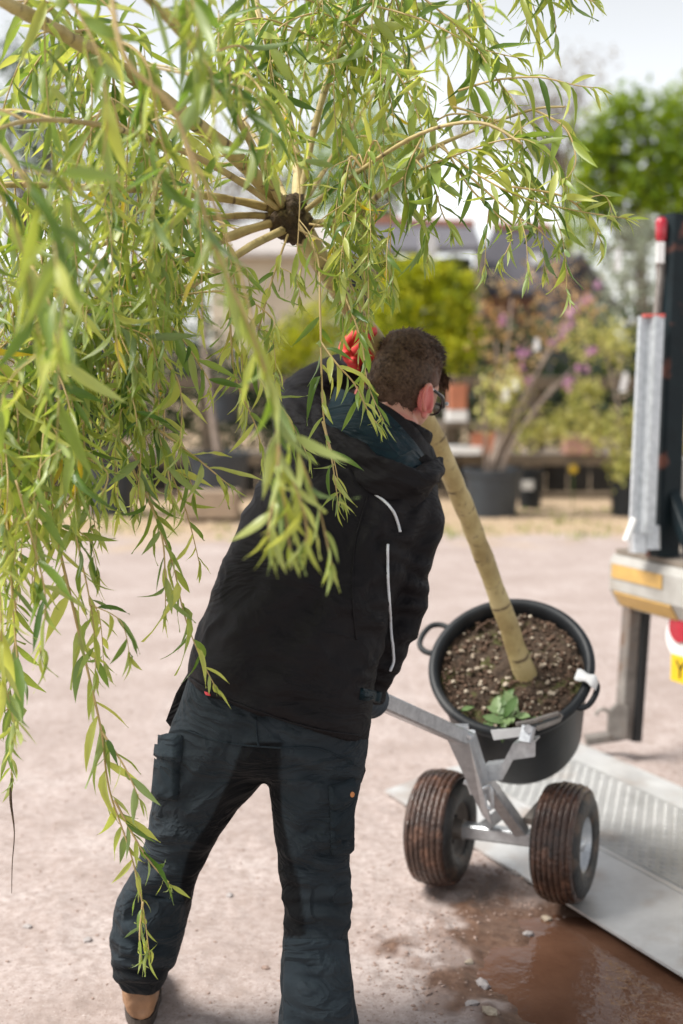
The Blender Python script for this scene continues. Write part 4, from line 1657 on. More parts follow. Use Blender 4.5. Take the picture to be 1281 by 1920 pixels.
def fabric(name, c1, c2, c3=None, rough=0.8, attr=None, calt=None, sheen=0.15, fine=900, bump=0.25, crz=0.55, spec=0.12):
    m, nt, N_, L_, b = newmat(name)
    global N, L, co
    N, L = N_, L_
    co = N.new('ShaderNodeTexCoord')
    n1 = nz(7, 5)
    c = ramp(n1.outputs['Fac'], [(0.3, c2), (0.7, c1)])
    n2 = nz(fine, 2)
    c = mixc(maprange(n2.outputs['Fac'], 0.4, 0.7, 0, 0.35), c, tuple(x * 1.6 for x in c1))
    if c3:
        c = mixc(maprange(nz(3.5, 6, 0.7).outputs['Fac'], 0.56, 0.75, 0, 0.5), c, c3)
    if attr:
        at = N.new('ShaderNodeAttribute')
        at.attribute_name = attr
        c = mixc(at.outputs['Fac'], c, calt)
    L.new(c, b.inputs['Base Color'])
    b.inputs['Roughness'].default_value = rough
    b.inputs['Specular IOR Level'].default_value = spec
    b.inputs['Sheen Weight'].default_value = sheen
    bp = N.new('ShaderNodeBump')
    bp.inputs['Strength'].default_value = bump
    bp.inputs['Distance'].default_value = 0.002
    L.new(n2.outputs['Fac'], bp.inputs['Height'])
    nb_ = nz(28, 4)
    bq = N.new('ShaderNodeBump')
    bq.inputs['Strength'].default_value = 0.25
    bq.inputs['Distance'].default_value = 0.006
    L.new(nb_.outputs['Fac'], bq.inputs['Height'])
    L.new(bp.outputs[0], bq.inputs['Normal'])
    # sharp creases: ridges of a warped noise
    wn_ = N.new('ShaderNodeTexNoise')
    wn_.inputs['Scale'].default_value = 5.5
    wn_.inputs['Detail'].default_value = 3
    wn_.inputs['Distortion'].default_value = 1.4
    mpc = N.new('ShaderNodeMapping')
    mpc.inputs['Scale'].default_value = (0.8, 0.8, 1.7)
    mpc.inputs['Rotation'].default_value = (0, 0.5, 0)
    L.new(co.outputs['Object'], mpc.inputs[0])
    L.new(mpc.outputs[0], wn_.inputs['Vector'])
    s1 = N.new('ShaderNodeMath')
    s1.operation = 'SUBTRACT'
    s1.inputs[1].default_value = 0.5
    L.new(wn_.outputs['Fac'], s1.inputs[0])
    s2 = N.new('ShaderNodeMath')
    s2.operation = 'ABSOLUTE'
    L.new(s1.outputs[0], s2.inputs[0])
    rid = maprange(s2.outputs[0], 0.0, 0.11, 1.0, 0.0)
    br_ = N.new('ShaderNodeBump')
    br_.inputs['Strength'].default_value = crz
    br_.inputs['Distance'].default_value = 0.020
    L.new(rid, br_.inputs['Height'])
    L.new(bq.outputs[0], br_.inputs['Normal'])
    L.new(br_.outputs[0], b.inputs['Normal'])
    return m


M['jacket'] = fabric('black_softshell', (0.0085, 0.0074, 0.0085), (0.0040, 0.0036, 0.0044), sheen=0.0, rough=0.66, spec=0.16, crz=0.28)
M['lining'] = fabric('teal_hood_lining', (0.008, 0.022, 0.029), (0.003, 0.009, 0.013), rough=0.5, sheen=0.0)
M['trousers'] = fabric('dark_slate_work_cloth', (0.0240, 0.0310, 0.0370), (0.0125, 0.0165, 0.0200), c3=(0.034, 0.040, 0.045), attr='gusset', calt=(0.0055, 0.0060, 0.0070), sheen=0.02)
M['pocket'] = fabric('slate_pocket_cloth', (0.0175, 0.025, 0.031), (0.010, 0.0145, 0.018), c3=(0.034, 0.041, 0.046), sheen=0.02)
M['kneepatch'] = fabric('slate_shin_panel', (0.026, 0.036, 0.044), (0.016, 0.022, 0.027), c3=(0.042, 0.050, 0.056), sheen=0.02)
M['silver'] = mat('silver_piping', (0.62, 0.65, 0.68), (0.5, 0.52, 0.55), 40, 0.35)
M['leather'] = mat('worn_tan_leather', (0.30, 0.165, 0.085), (0.18, 0.095, 0.05), 14, 0.65, bump=0.3, c3=(0.36, 0.27, 0.20), s3=6, t3=(0.5, 0.7))
M['sole'] = mat('dark_boot_sole', (0.06, 0.045, 0.035), (0.035, 0.025, 0.02), 20, 0.8)
M['orange'] = mat('orange_button', (0.55, 0.22, 0.07), (0.45, 0.17, 0.05), 30, 0.5)
M['redtag'] = mat('red_label', (0.55, 0.03, 0.04), (0.5, 0.03, 0.04), 30, 0.6)
M['frame'] = mat('black_glasses', (0.012, 0.012, 0.014), (0.008, 0.008, 0.01), 30, 0.2)
m, nt, N, L, b = newmat('skin')
co = N.new('ShaderNodeTexCoord')
c = ramp(nz(25, 5).outputs['Fac'], [(0.3, (0.43, 0.21, 0.15)), (0.7, (0.52, 0.28, 0.205))])
at = N.new('ShaderNodeAttribute')
at.attribute_name = 'flush'
c = mixc(at.outputs['Fac'], c, (0.50, 0.13, 0.115))
L.new(c, b.inputs['Base Color'])
b.inputs['Roughness'].default_value = 0.5
b.inputs['Subsurface Weight'].default_value = 0.25
b.inputs['Subsurface Radius'].default_value = (0.01, 0.004, 0.002)
M['skin'] = m
m, nt, N, L, b = newmat('red_dipped_glove')
co = N.new('ShaderNodeTexCoord')
at = N.new('ShaderNodeAttribute')
at.attribute_name = 'coat'
c = mixc(at.outputs['Fac'], (0.018, 0.030, 0.042), (0.72, 0.05, 0.045))
L.new(c, b.inputs['Base Color'])
b.inputs['Roughness'].default_value = 0.6
M['glove'] = m

man = thing('person', 'man in black hooded jacket and dark work trousers bending over the trolley handle', 'person', G(440, 1930))

# --- trousers -----------------------------------------------------------
pel = [(372, 1225, 690, 1325, 3.22, 0.13), (352, 1275, 690, 1360, 3.21, 0.14), (334, 1325, 692, 1395, 3.21, 0.148), (318, 1378, 690, 1420, 3.21, 0.148), (325, 1410, 670, 1450, 3.21, 0.13), (360, 1430, 620, 1470, 3.21, 0.10)]
lleg = [(330, 1340, 540, 1390, 3.21, 0.115), (314, 1380, 520, 1430, 3.21, 0.118), (300, 1425, 484, 1478, 3.22, 0.115), (288, 1490, 450, 1512, 3.23, 0.108), (278, 1550, 418, 1556, 3.25, 0.10), (262, 1606, 386, 1612, 3.26, 0.092),
        (236, 1655, 364, 1668, 3.27, 0.085), (214, 1705, 354, 1712, 3.29, 0.08), (210, 1755, 346, 1752, 3.31, 0.08), (212, 1795, 332, 1795, 3.33, 0.078), (217, 1826, 314, 1830, 3.35, 0.070), (228, 1848, 302, 1854, 3.36, 0.058)]
rleg = [(470, 1375, 692, 1385, 3.20, 0.115), (482, 1420, 688, 1425, 3.20, 0.118), (502, 1470, 676, 1475, 3.19, 0.112), (510, 1530, 664, 1535, 3.18, 0.104), (520, 1600, 656, 1605, 3.16, 0.095), (528, 1660, 658, 1668, 3.15, 0.088),
        (532, 1710, 660, 1712, 3.14, 0.084), (532, 1755, 655, 1758, 3.13, 0.082), (529, 1800, 658, 1805, 3.12, 0.082), (526, 1860, 666, 1865, 3.11, 0.082), (524, 1920, 672, 1925, 3.11, 0.08), (530, 1985, 670, 1990, 3.11, 0.075)]
mb = MB()
for rg_ in (pel, lleg, rleg):
    mb.add(*loft(ringsub(rg_, 4)))
tv, tn, tf = remesh(mb, 0.0068, 6)
pp = projn(tv)


def folds(v, lst, seed):
    """soft creases: (px, py, angle of the crease line, spacing px, reach px along, across, amplitude)"""
    q = projn(v)
    w = fbm(v * 9, 3, seed) * 16
    out = np.zeros(len(v))
    for (cx, cy, ang, sp, ra, rc, am) in lst:
        dx, dy = q[:, 0] - cx, q[:, 1] - cy
        u = dx * math.cos(ang) + dy * math.sin(ang)
        t = -dx * math.sin(ang) + dy * math.cos(ang) + w
        s = np.sin(t / sp * 2 * math.pi)
        s = np.sign(s) * np.abs(s) ** 0.8
        out += am * s * np.exp(-(u / ra) ** 2 - (t / rc) ** 2)
    return out


fl = [(600, 1720, 0.1, 40, 95, 60, 0.0085), (600, 1660, 0.35, 46, 90, 70, 0.007), (585, 1560, -0.7, 60, 110, 80, 0.005), (590, 1460, 0.25, 52, 110, 60, 0.004), (600, 1860, 0.55, 70, 110, 80, 0.006),
      (330, 1600, 0.15, 44, 80, 55, 0.0075), (290, 1690, -0.6, 55, 100, 70, 0.008), (270, 1770, 0.3, 42, 90, 50, 0.0085), (270, 1830, 0.05, 34, 80, 35, 0.007), (400, 1470, -0.85, 60, 120, 70, 0.004), (540, 1400, 0.1, 50, 120, 50, 0.003)]
def crease(v, s, seed):
    r = 1 - np.abs(fbm(v * np.array(s) + 0.6 * np.stack([fbm(v * 5, 2, seed + 1)] * 3, 1), 3, seed))
    return np.maximum(r, 0) ** 3


zz_ = smooth01((tv[:, 2] - 0.0) / 0.05)
disp = 1.35 * folds(tv, fl, 2) * (0.12 + 0.88 * np.clip(-(tn @ np.array(tuple(cF))), 0, 1)) + 0.003 * fbm(tv * np.array([7, 7, 16.0]), 4, 6) + 0.014 * np.clip(-(tn @ np.array(tuple(cF))), 0.08, 1) * crease(tv, [5, 5, 13.0], 33) * (0.4 + 0.6 * (tv[:, 2] < 0.55))
tv = tv + tn * disp[:, None]
pp = projn(tv)
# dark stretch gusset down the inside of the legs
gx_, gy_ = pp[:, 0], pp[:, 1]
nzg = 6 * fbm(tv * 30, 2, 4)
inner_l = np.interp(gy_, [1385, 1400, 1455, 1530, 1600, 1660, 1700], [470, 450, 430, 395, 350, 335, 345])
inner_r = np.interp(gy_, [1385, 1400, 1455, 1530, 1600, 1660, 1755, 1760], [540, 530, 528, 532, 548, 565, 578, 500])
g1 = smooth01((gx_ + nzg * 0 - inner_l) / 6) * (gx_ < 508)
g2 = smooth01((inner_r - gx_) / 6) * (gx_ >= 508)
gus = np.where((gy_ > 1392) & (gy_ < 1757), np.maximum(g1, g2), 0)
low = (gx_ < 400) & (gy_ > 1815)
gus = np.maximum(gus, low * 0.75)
trs = link('trousers', tv, tf, M['trousers'], man, attrs={'gusset': gus})
tb_ = caster(tv, tf)
lp = patch('cargo_pocket', tb_, [(304, 1376), (340, 1382), (334, 1500), (290, 1498)], 10, 18, 0.016, M['pocket'], trs)
patch('pocket_flap', tb_, [(302, 1374), (344, 1380), (340, 1428), (296, 1424)], 10, 8, 0.022, M['kneepatch'], trs)
patch('cargo_pocket', tb_, [(618, 1480), (661, 1470), (657, 1600), (620, 1604)], 10, 18, 0.014, M['pocket'], trs)
patch('pocket_flap', tb_, [(616, 1476), (663, 1458), (662, 1500), (618, 1516)], 10, 8, 0.019, M['pocket'], trs)
patch('shin_panel', tb_, [(534, 1760), (652, 1762), (668, 1985), (528, 1985)], 22, 34, 0.006, M['kneepatch'], trs)
patch('shin_panel', tb_, [(232, 1668), (345, 1690), (332, 1800), (222, 1795)], 16, 16, 0.004, M['pocket'], trs)
piping('seam', tb_, [(338, 1366), (420, 1392), (520, 1402), (600, 1404), (676, 1440)], 0.0022, M['pocket'], trs)
piping('seam', tb_, [(480, 1345), (482, 1385), (486, 1400)], 0.0022, M['pocket'], trs)
mb = MB()
mb.prism([P(352, 1262, 3.24), P(330, 1300, 3.24), P(311, 1352, 3.24), P(322, 1366, 3.24), P(350, 1330, 3.24)], cF * 0.03)
mb.build('holster_pocket', M['jacket'], trs)
mb = MB()
mb.prism([P(672, 1395, 3.22), P(686, 1445, 3.22), P(678, 1468, 3.22), P(662, 1458, 3.22), P(655, 1400, 3.22)], cF * 0.03)
mb.build('holster_pocket', M['jacket'], trs)
p, n = cast(tb_, 655, 1486)
if p is not None:
    mb = MB()
    mb.lathe(p - cF * 0.02 + V(0.004, 0, 0), -cF + V(0.8, 0, 0), [(0, 0), (0, 0.007), (0.005, 0.006), (0.006, 0)], 12)
    mb.build('button', M['orange'], trs)

# --- boots ----------------------------------------------------------------


def boot(ax, ay, az, toe):
    """ankle centre on the ground plan, toe: direction the foot points"""
    toe = V(toe[0], toe[1], 0).normalized()
    sd_ = V(toe.y, -toe.x, 0)
    z0 = hz(ax, ay)
    c_ = V(ax, ay, z0)
    mb = MB()
    secs = [(-0.088, 0.024, 0.022, 0.15), (-0.080, 0.036, 0.020, 0.19), (-0.04, 0.045, 0.024, 0.19), (0.0, 0.047, 0.024, 0.19), (0.05, 0.047, 0.024, 0.14), (0.10, 0.050, 0.024, 0.10), (0.15, 0.048, 0.024, 0.085), (0.19, 0.035, 0.026, 0.065), (0.205, 0.012, 0.030, 0.05)]
    n = 16
    vs, fs = [], []
    for (y, w, zl, zh) in secs:
        for k in range(n):
            t = 2 * math.pi * k / n
            x = math.copysign(abs(math.cos(t)) ** 0.75, math.cos(t)) * w
            z = (zl + zh) / 2 + math.copysign(abs(math.sin(t)) ** 0.75, math.sin(t)) * (zh - zl) / 2
            vs.append(c_ + toe * y + sd_ * x * (0.9 if z > 0.1 else 1.05) + V(0, 0, z))
    for i in range(len(secs) - 1):
        for k in range(n):
            l = (k + 1) % n
            fs.append((i * n + k, i * n + l, (i + 1) * n + l, (i + 1) * n + k))
    fs += [tuple(range(n))[::-1], tuple(range((len(secs) - 1) * n, len(secs) * n))]
    mb.add(vs, fs)
    bv, bn, bf = remesh(mb, 0.005, 3)
    bv = bv + bn * (0.0025 * fbm(bv * np.array([25, 25, 60.0]), 3, 3))[:, None]
    bo = link('boot', bv, bf, M['leather'], man)
    mb = MB()
    prof = []
    for k in range(28):
        t = 2 * math.pi * k / 28
        y = 0.060 + 0.146 * math.copysign(abs(math.cos(t)) ** 0.8, math.cos(t))
        prof.append(c_ + toe * y + sd_ * 0.048 * math.copysign(abs(math.sin(t)) ** 0.7, math.sin(t)) * (1.0 if y > 0.06 else 0.86) + V(0, 0, 0.002))
    mb.prism(prof, V(0, 0, 0.022))
    mb.build('sole', M['sole'], bo)
    mb = MB()
    mb.lathe(c_ + V(0, 0, 0.150) - toe * 0.02, (0, 0, 1), [(0, 0.052), (0.012, 0.056), (0.024, 0.052)], 20)
    mb.build('ankle_pad', M['leather'], bo)


g = G(262, 1922)
boot(g.x - 0.005, g.y + 0.065, 0, (-0.12, 1))
g = P(602, 1990, 3.11)
boot(g.x, g.y + 0.02, 0, (0.25, 1))

# --- jacket -----------------------------------------------------------------
tor = [(352, 1272, 686, 1384, 3.21, 0.165), (354, 1240, 694, 1340, 3.21, 0.168), (376, 1180, 704, 1270, 3.22, 0.160), (408, 1095, 722, 1180, 3.24, 0.152), (440, 1010, 752, 1090, 3.27, 0.148), (474, 935, 788, 1015, 3.31, 0.145), (505, 868, 812, 955, 3.35, 0.138), (540, 815, 822, 918, 3.39, 0.122), (590, 785, 808, 885, 3.42, 0.102), (640, 765, 800, 850, 3.44, 0.085), (690, 755, 812, 815, 3.455, 0.072)]
rsl = [(700, 905, 815, 925, 3.37, 0.075), (706, 935, 829, 950, 3.36, 0.078), (700, 985, 825, 1000, 3.34, 0.072), (694, 1030, 812, 1050, 3.32, 0.068), (690, 1075, 800, 1095, 3.31, 0.066), (690, 1115, 799, 1135, 3.31, 0.064), (678, 1160, 781, 1185, 3.31, 0.060), (668, 1205, 758, 1228, 3.32, 0.056), (662, 1250, 740, 1268, 3.33, 0.052), (664, 1285, 722, 1302, 3.34, 0.045), (672, 1308, 714, 1318, 3.345, 0.036)]
mb = MB()
mb.add(*loft(ringsub(tor, 4), 36))
mb.add(*loft(ringsub(rsl, 4)))
lsl = [P(600, 850, 3.38), P(570, 800, 3.46), P(572, 752, 3.60), P(610, 715, 3.66), P(655, 695, 3.62), P(676, 685, 3.58)]
mb.tube(lsl, [0.075, 0.074, 0.066, 0.058, 0.048, 0.042], 20, 5)
jv, jn, jf = remesh(mb, 0.0072, 5)
fl = [(770, 1085, 0.25, 46, 70, 90, 0.007), (760, 1180, -0.35, 40, 70, 80, 0.006), (720, 1265, 0.35, 30, 60, 50, 0.005), (740, 1000, -0.9, 55, 100, 60, 0.006), (600, 860, -0.5, 48, 110, 60, 0.006), (560, 770, 0.5, 34, 80, 60, 0.006),
      (560, 1200, -0.75, 120, 200, 160, 0.006), (470, 1120, -1.0, 110, 220, 120, 0.005), (640, 1080, -1.1, 90, 160, 90, 0.005), (520, 1320, 0.25, 60, 200, 45, 0.004)]
jv = jv + jn * (1.3 * folds(jv, fl, 9) * (0.2 + 0.8 * np.clip(-(jn @ np.array(tuple(cF))), 0, 1)) + 0.004 * fbm(jv * 6, 4, 16) + 0.008 * crease(jv @ np.array([[0.8, 0, 0.6], [0, 1, 0], [-0.6, 0, 0.8]]), [3.2, 3.2, 8.0], 52))[:, None]
jac = link('jacket', jv, jf, M['jacket'], man)
jb = caster(jv, jf)
piping('reflective_piping', jb, [(701, 926), (722, 942), (740, 964), (750, 998)], 0.0035, M['silver'], jac)
piping('reflective_piping', jb, [(727, 1022), (727, 1080), (731, 1150), (737, 1215), (738, 1240), (731, 1258)], 0.0035, M['silver'], jac)
piping('sleeve_seam', jb, [(690, 930), (668, 1010), (660, 1110), (668, 1200)], 0.0022, M['jacket'], jac)
patch('cuff', jb, [(676, 1290), (716, 1298), (712, 1318), (674, 1312)], 8, 4, 0.006, M['lining'], jac)
p, n = cast(jb, 392, 1304)
patch('red_label', jb, [(384, 1296), (394, 1300), (398, 1316), (388, 1312)], 3, 4, 0.004, M['redtag'], jac)
piping('hem', jb, [(352, 1268), (420, 1308), (520, 1345), (600, 1368), (676, 1380)], 0.0030, M['jacket'], jac)
mb = MB()
mb.tube([P(682, 1345, 3.20), P(685, 1358, 3.20), P(683, 1370, 3.20)], 0.004, 6)
mb.build('zip_pull', M['frame'], jac)

# hood: thick folded cloth lying round the neck
mb = MB()
hood_path = [(585, 780, 3.42), (606, 832, 3.34), (655, 874, 3.27), (712, 908, 3.235), (766, 920, 3.25), (802, 900, 3.32), (818, 872, 3.42)]
hp = catmull([P(*q) for q in hood_path], 6)
T_, N_n = frames(hp)
vs, fs = [], []
nk = 20
for i, p in enumerate(hp):
    f = i / (len(hp) - 1)
    wd = 0.060 * (0.45 + 0.55 * math.sin(math.pi * min(max(f * 0.9 + 0.08, 0), 1)))
    out = (-cF * 0.8 + V(0, 0, -0.5)).normalized()
    out = (out - T_[i] * out.dot(T_[i])).normalized()
    sd_ = T_[i].cross(out)
    for k in range(nk):
        t = 2 * math.pi * k / nk
        r = 1 + 0.18 * math.sin(3 * t + f * 9) + 0.10 * math.sin(5 * t - f * 14)
        vs.append(p + sd_ * math.cos(t) * wd * 1.05 * r + out * math.sin(t) * wd * 0.62 * r)
for i in range(len(hp) - 1):
    for k in range(nk):
        l = (k + 1) % nk
        fs.append((i * nk + k, i * nk + l, (i + 1) * nk + l, (i + 1) * nk + k))
fs += [tuple(range(nk))[::-1], tuple(range((len(hp) - 1) * nk, len(hp) * nk))]
mb.add(vs, fs)
hv, hn, hf = remesh(mb, 0.006, 3)
hv = hv + hn * (0.008 * fbm(hv * np.array([13, 13, 20.0]), 3, 41))[:, None]
link('hood', hv, hf, M['jacket'], jac)
# hood point at the right
mb = MB()
mb.prism([P(770, 870, 3.30), P(800, 850, 3.32), P(818, 864, 3.34), P(812, 884, 3.33), P(788, 898, 3.30)], cF * 0.03)
v_, n_, f_ = remesh(mb, 0.005, 4)
link('hood_edge', v_, f_, M['jacket'], jac)
# teal lining bowl inside the hood
rows = [[(628, 725, 3.40), (680, 745, 3.345), (728, 775, 3.325), (775, 825, 3.345), (802, 862, 3.38)],
        [(615, 765, 3.345), (664, 800, 3.275), (718, 835, 3.245), (770, 868, 3.265), (804, 880, 3.33)],
        [(605, 800, 3.33), (655, 845, 3.255), (714, 882, 3.225), (766, 898, 3.24), (804, 890, 3.32)]]
vs, fs = [], []
for rw in rows:
    q = catmull([P(*a) for a in rw], 6)
    vs += q
w_ = len(vs) // 3
for j in range(2):
    for i in range(w_ - 1):
        fs.append((j * w_ + i, j * w_ + i + 1, (j + 1) * w_ + i + 1, (j + 1) * w_ + i))
nb = len(vs)
vs += [v + cF * 0.02 for v in vs]
fs += [tuple(k + nb for k in f[::-1]) for f in fs]
link('hood_lining', vs, fs, M['lining'], jac)
# stand-up collar
cc = [(668, 760, 3.40), (700, 776, 3.345), (745, 796, 3.335), (785, 815, 3.37), (812, 838, 3.44)]
ct = [(672, 712, 3.40), (700, 745, 3.345), (738, 768, 3.335), (778, 800, 3.365), (806, 836, 3.44)]
cb_ = [(655, 800, 3.40), (690, 830, 3.33), (745, 860, 3.31), (795, 872, 3.36), (824, 870, 3.44)]
vs, fs = [], []
for rw, of in ((ct, 0), (cc, 0), (cb_, 0)):
    vs += catmull([P(*a) for a in rw], 6)
w_ = len(vs) // 3
for j in range(2):
    for i in range(w_ - 1):
        fs.append((j * w_ + i, j * w_ + i + 1, (j + 1) * w_ + i + 1, (j + 1) * w_ + i))
nb = len(vs)
vs += [v + cF * 0.016 for v in vs]
fs2 = list(fs)
fs += [tuple(k + nb for k in f[::-1]) for f in fs2]
for i in range(w_ - 1):
    fs.append((i + 1, i, i + nb, i + 1 + nb))
link('collar', vs, fs, M['jacket'], jac)

# --- head ---------------------------------------------------------------------
HC = P(755, 728, 3.46)
hf_ = (cR * 0.56 - cU * 0.36 + cF * 0.80).normalized()          # where he looks
hu = (cU * 0.90 + cR * 0.34 + cF * 0.30)
hu = (hu - hf_ * hu.dot(hf_)).normalized()
hs = hf_.cross(hu).normalized()                                  # his right, towards the camera


def head_pt(d, t=0.0):
    """d: unit direction (side, forward, up); t: offset outwards"""
    x, y, z = d
    px_ = x * 0.079
    py_ = y * 0.101
    pz_ = z * 0.124
    if z < 0:
        k = min(1, -z)
        px_ *= 1 - 0.22 * k * k
        if y < 0:
            py_ *= 1 - 0.30 * k
        else:
            py_ *= 1 - 0.06 * k
    if y < -0.2 and z > -0.2:
        py_ *= 1.04
    if y > 0.75 and abs(x) < 0.22:                               # nose
        py_ += 0.022 * math.exp(-((z + 0.25) / 0.16) ** 2) * (1 - abs(x) / 0.22)
    if y > 0.5:                                                  # eye sockets
        py_ -= 0.010 * math.exp(-((z - 0.02) / 0.13) ** 2) * math.exp(-((abs(x) - 0.38) / 0.16) ** 2)
    p = V(px_, py_, pz_)
    if t:
        p += V(*d).normalized() * t
    return p


def h2w(p):
    return HC + hs * p.x + hf_ * p.y + hu * p.z


def sphere_dirs(nu, nv):
    ds = []
    for j in range(nv + 1):
        ph = math.pi * j / nv
        for i in range(nu):
            th = 2 * math.pi * i / nu
            ds.append((math.sin(ph) * math.cos(th), math.sin(ph) * math.sin(th), math.cos(ph)))
    fs = []
    for j in range(nv):
        for i in range(nu):
            l = (i + 1) % nu
            fs.append((j * nu + i, j * nu + l, (j + 1) * nu + l, (j + 1) * nu + i))
    return ds, fs


ds, dfs = sphere_dirs(48, 32)
mb = MB()
mb.add([h2w(head_pt(d)) for d in ds], dfs)
nk0 = h2w(V(0, -0.025, -0.05))
nk1 = P(745, 850, 3.43)
mb.tube([nk0, lerp(nk0, nk1, 0.5), nk1], [0.056, 0.058, 0.068], 20, 4)
ear_c = []
for s in (1, -1):
    c_ = V(s * 0.077, -0.010, -0.036)
    # ear: helix rim, bowl and lobe
    rimp = []
    for k in range(11):
        a = R(-70 + k * 29)
        rimp.append(h2w(c_ + V(s * (0.017 + 0.008 * math.sin(a + 2.4)), -0.025 * math.cos(a) * 1.0 + 0.002 - 0.008, 0.037 * math.sin(a) + 0.004)))
    mb.tube(rimp, [0.006, 0.006, 0.006, 0.006, 0.006, 0.006, 0.006, 0.005, 0.006, 0.007, 0.008], 8, 3)
    dd_, ddf = sphere_dirs(16, 10)
    mb.add([h2w(c_ + V(s * (0.004 + 0.008 * d[0] * s), -0.006 + 0.020 * d[1], 0.003 + 0.032 * d[2])) for d in dd_], ddf)
    mb.add([h2w(c_ + V(s * (0.010 + 0.007 * d[0]), 0.006 + 0.009 * d[1], -0.030 + 0.011 * d[2])) for d in dd_], ddf)
    ear_c.append(h2w(c_ + V(s * 0.012, -0.006, 0)))
bv, bn, bf = remesh(mb, 0.0036, 2)
fl_ = np.zeros(len(bv))
for e in ear_c:
    dist = np.linalg.norm(bv - np.array(tuple(e)), axis=1)
    fl_ = np.maximum(fl_, smooth01((0.050 - dist) / 0.022))
loc_ = (bv - np.array(tuple(HC)))
lz = loc_ @ np.array(tuple(hu))
fl_ = np.maximum(fl_, 0.35 * (lz < -0.08))
link('body', bv, bf, M['skin'], man, attrs={'flush': fl_})
# eyes and mouth (turned away from the camera)
for s in (1, -1):
    mb = MB()
    dd_, ddf = sphere_dirs(14, 10)
    mb.add([h2w(V(s * 0.031, 0.080, 0.004) + V(*d) * 0.012) for d in dd_], ddf)
    mb.build('eye', M['white'], man, smooth=True)
mb = MB()
mb.tube([h2w(V(-0.024, 0.084, -0.072)), h2w(V(0, 0.096, -0.070)), h2w(V(0.024, 0.084, -0.072))], [0.003, 0.006, 0.003], 8, 4)
mb.build('mouth', mat('lips', (0.45, 0.17, 0.14), (0.4, 0.15, 0.12), 20, 0.5), man, smooth=True)


# hair
def hairline(y):
    # lowest up-value that still carries hair, by forward position
    return float(np.interp(y, [-1, -0.6, -0.25, 0.02, 0.16, 0.30, 0.62, 0.9], [-0.92, -0.90, -0.72, -0.10, 0.10, 0.16, 0.40, 0.58]))


m, nt, N, L, b = newmat('brown_hair')
co = N.new('ShaderNodeTexCoord')
hm = N.new('ShaderNodeAttribute')
hm.attribute_name = 'fade'
c = ramp(nz(140, 5).outputs['Fac'], [(0.3, (0.026, 0.016, 0.011)), (0.7, (0.105, 0.064, 0.040))])
c = mixc(hm.outputs['Fac'], c, (0.120, 0.062, 0.047))
L.new(c, b.inputs['Base Color'])
b.inputs['Roughness'].default_value = 0.55
b.inputs['Specular IOR Level'].default_value = 0.15
M['hair'] = m
ds, dfs = sphere_dirs(96, 64)
hairv, keep, fade = [], [], []
for d in ds:
    hl = hairline(d[1])
    inside_ = d[2] - hl
    topness = float(smooth01(np.array([(d[2] - 0.42) / 0.4]))[0])
    t = 0.0035 + 0.020 * topness
    if inside_ < 0.12:
        t *= max(0.0, inside_ / 0.12) * 0.9 + 0.1
    keep.append(inside_ > -0.02)
    hairv.append(h2w(head_pt(d, t)))
    fade.append(float(np.clip(1 - (inside_ / 0.75), 0, 1)) * (1 - topness) * 0.85)
fs = [f for f in dfs if all(keep[k] for k in f)]
used = sorted({k for f in fs for k in f})
rm = {k: i for i, k in enumerate(used)}
hv = np.array([tuple(hairv[k]) for k in used])
dirs = hv - np.array(tuple(HC))
dirs /= np.linalg.norm(dirs, axis=1)[:, None]
hv = hv + dirs * (0.0035 * fbm(hv * np.array([60, 60, 60.0]), 3, 2))[:, None]
hair = link('hair', hv, [tuple(rm[k] for k in f) for f in fs], M['hair'], man, attrs={'fade': [fade[k] for k in used]})
sv, sf, sfd = [], [], []
hr = np.random.default_rng(4)
cnt = 0
while cnt < 6500:
    d = hr.normal(0, 1, 3)
    d /= np.linalg.norm(d)
    ins = d[2] - hairline(d[1])
    if ins < 0.01:
        continue
    topness = float(smooth01(np.array([(d[2] - 0.42) / 0.4]))[0])
    t0 = 0.002 + 0.017 * topness * min(1, ins / 0.15)
    p0 = head_pt(tuple(d), t0)
    ln = 0.006 + 0.030 * topness * hr.uniform(0.5, 1.1)
    flow = V(*(np.array([0.0, 0.9, 0.15]) * topness + np.array([0, -0.25, -1.0]) * (1 - topness) + d * (0.5 if topness > 0.3 else 0.35) + hr.normal(0, 0.18, 3))).normalized()
    p1 = p0 + flow * ln * 0.5
    p2 = p0 + flow * ln + V(0, 0, -0.25 * ln * topness)
    wv = V(*d).cross(flow).normalized() * (0.0008 + 0.0010 * topness)
    bb = len(sv)
    sv += [h2w(p0 - wv), h2w(p0 + wv), h2w(p1 + wv * 0.8), h2w(p1 - wv * 0.8), h2w(p2)]
    sf += [(bb, bb + 1, bb + 2, bb + 3), (bb + 3, bb + 2, bb + 4)]
    fd = float(np.clip(1 - ins / 0.75, 0, 1)) * (1 - topness) * 0.7
    sfd += [fd] * 5
    cnt += 1
# the quiff that hangs over the forehead
for k in range(260):
    d = np.array([hr.normal(0.15, 0.30), 0.80 + hr.normal(0, 0.05), 0.60 + hr.normal(0, 0.09)])
    d /= np.linalg.norm(d)
    p0 = head_pt(tuple(d), 0.016)
    ln = hr.uniform(0.025, 0.05)
    fl2 = V(hr.normal(0, 0.2), 1.0, hr.normal(-0.15, 0.25)).normalized()
    p1 = p0 + fl2 * ln * 0.5
    p2 = p0 + fl2 * ln * 0.9 + V(0, 0, -0.45 * ln)
    wv = V(1, 0, 0) * 0.0016
    bb = len(sv)
    sv += [h2w(p0 - wv), h2w(p0 + wv), h2w(p1 + wv * 0.8), h2w(p1 - wv * 0.8), h2w(p2)]
    sf += [(bb, bb + 1, bb + 2, bb + 3), (bb + 3, bb + 2, bb + 4)]
    sfd += [0.0] * 5
st = link('hair_strands', sv, sf, M['hair'], hair, attrs={'fade': sfd})
st['kind'] = 'stuff'
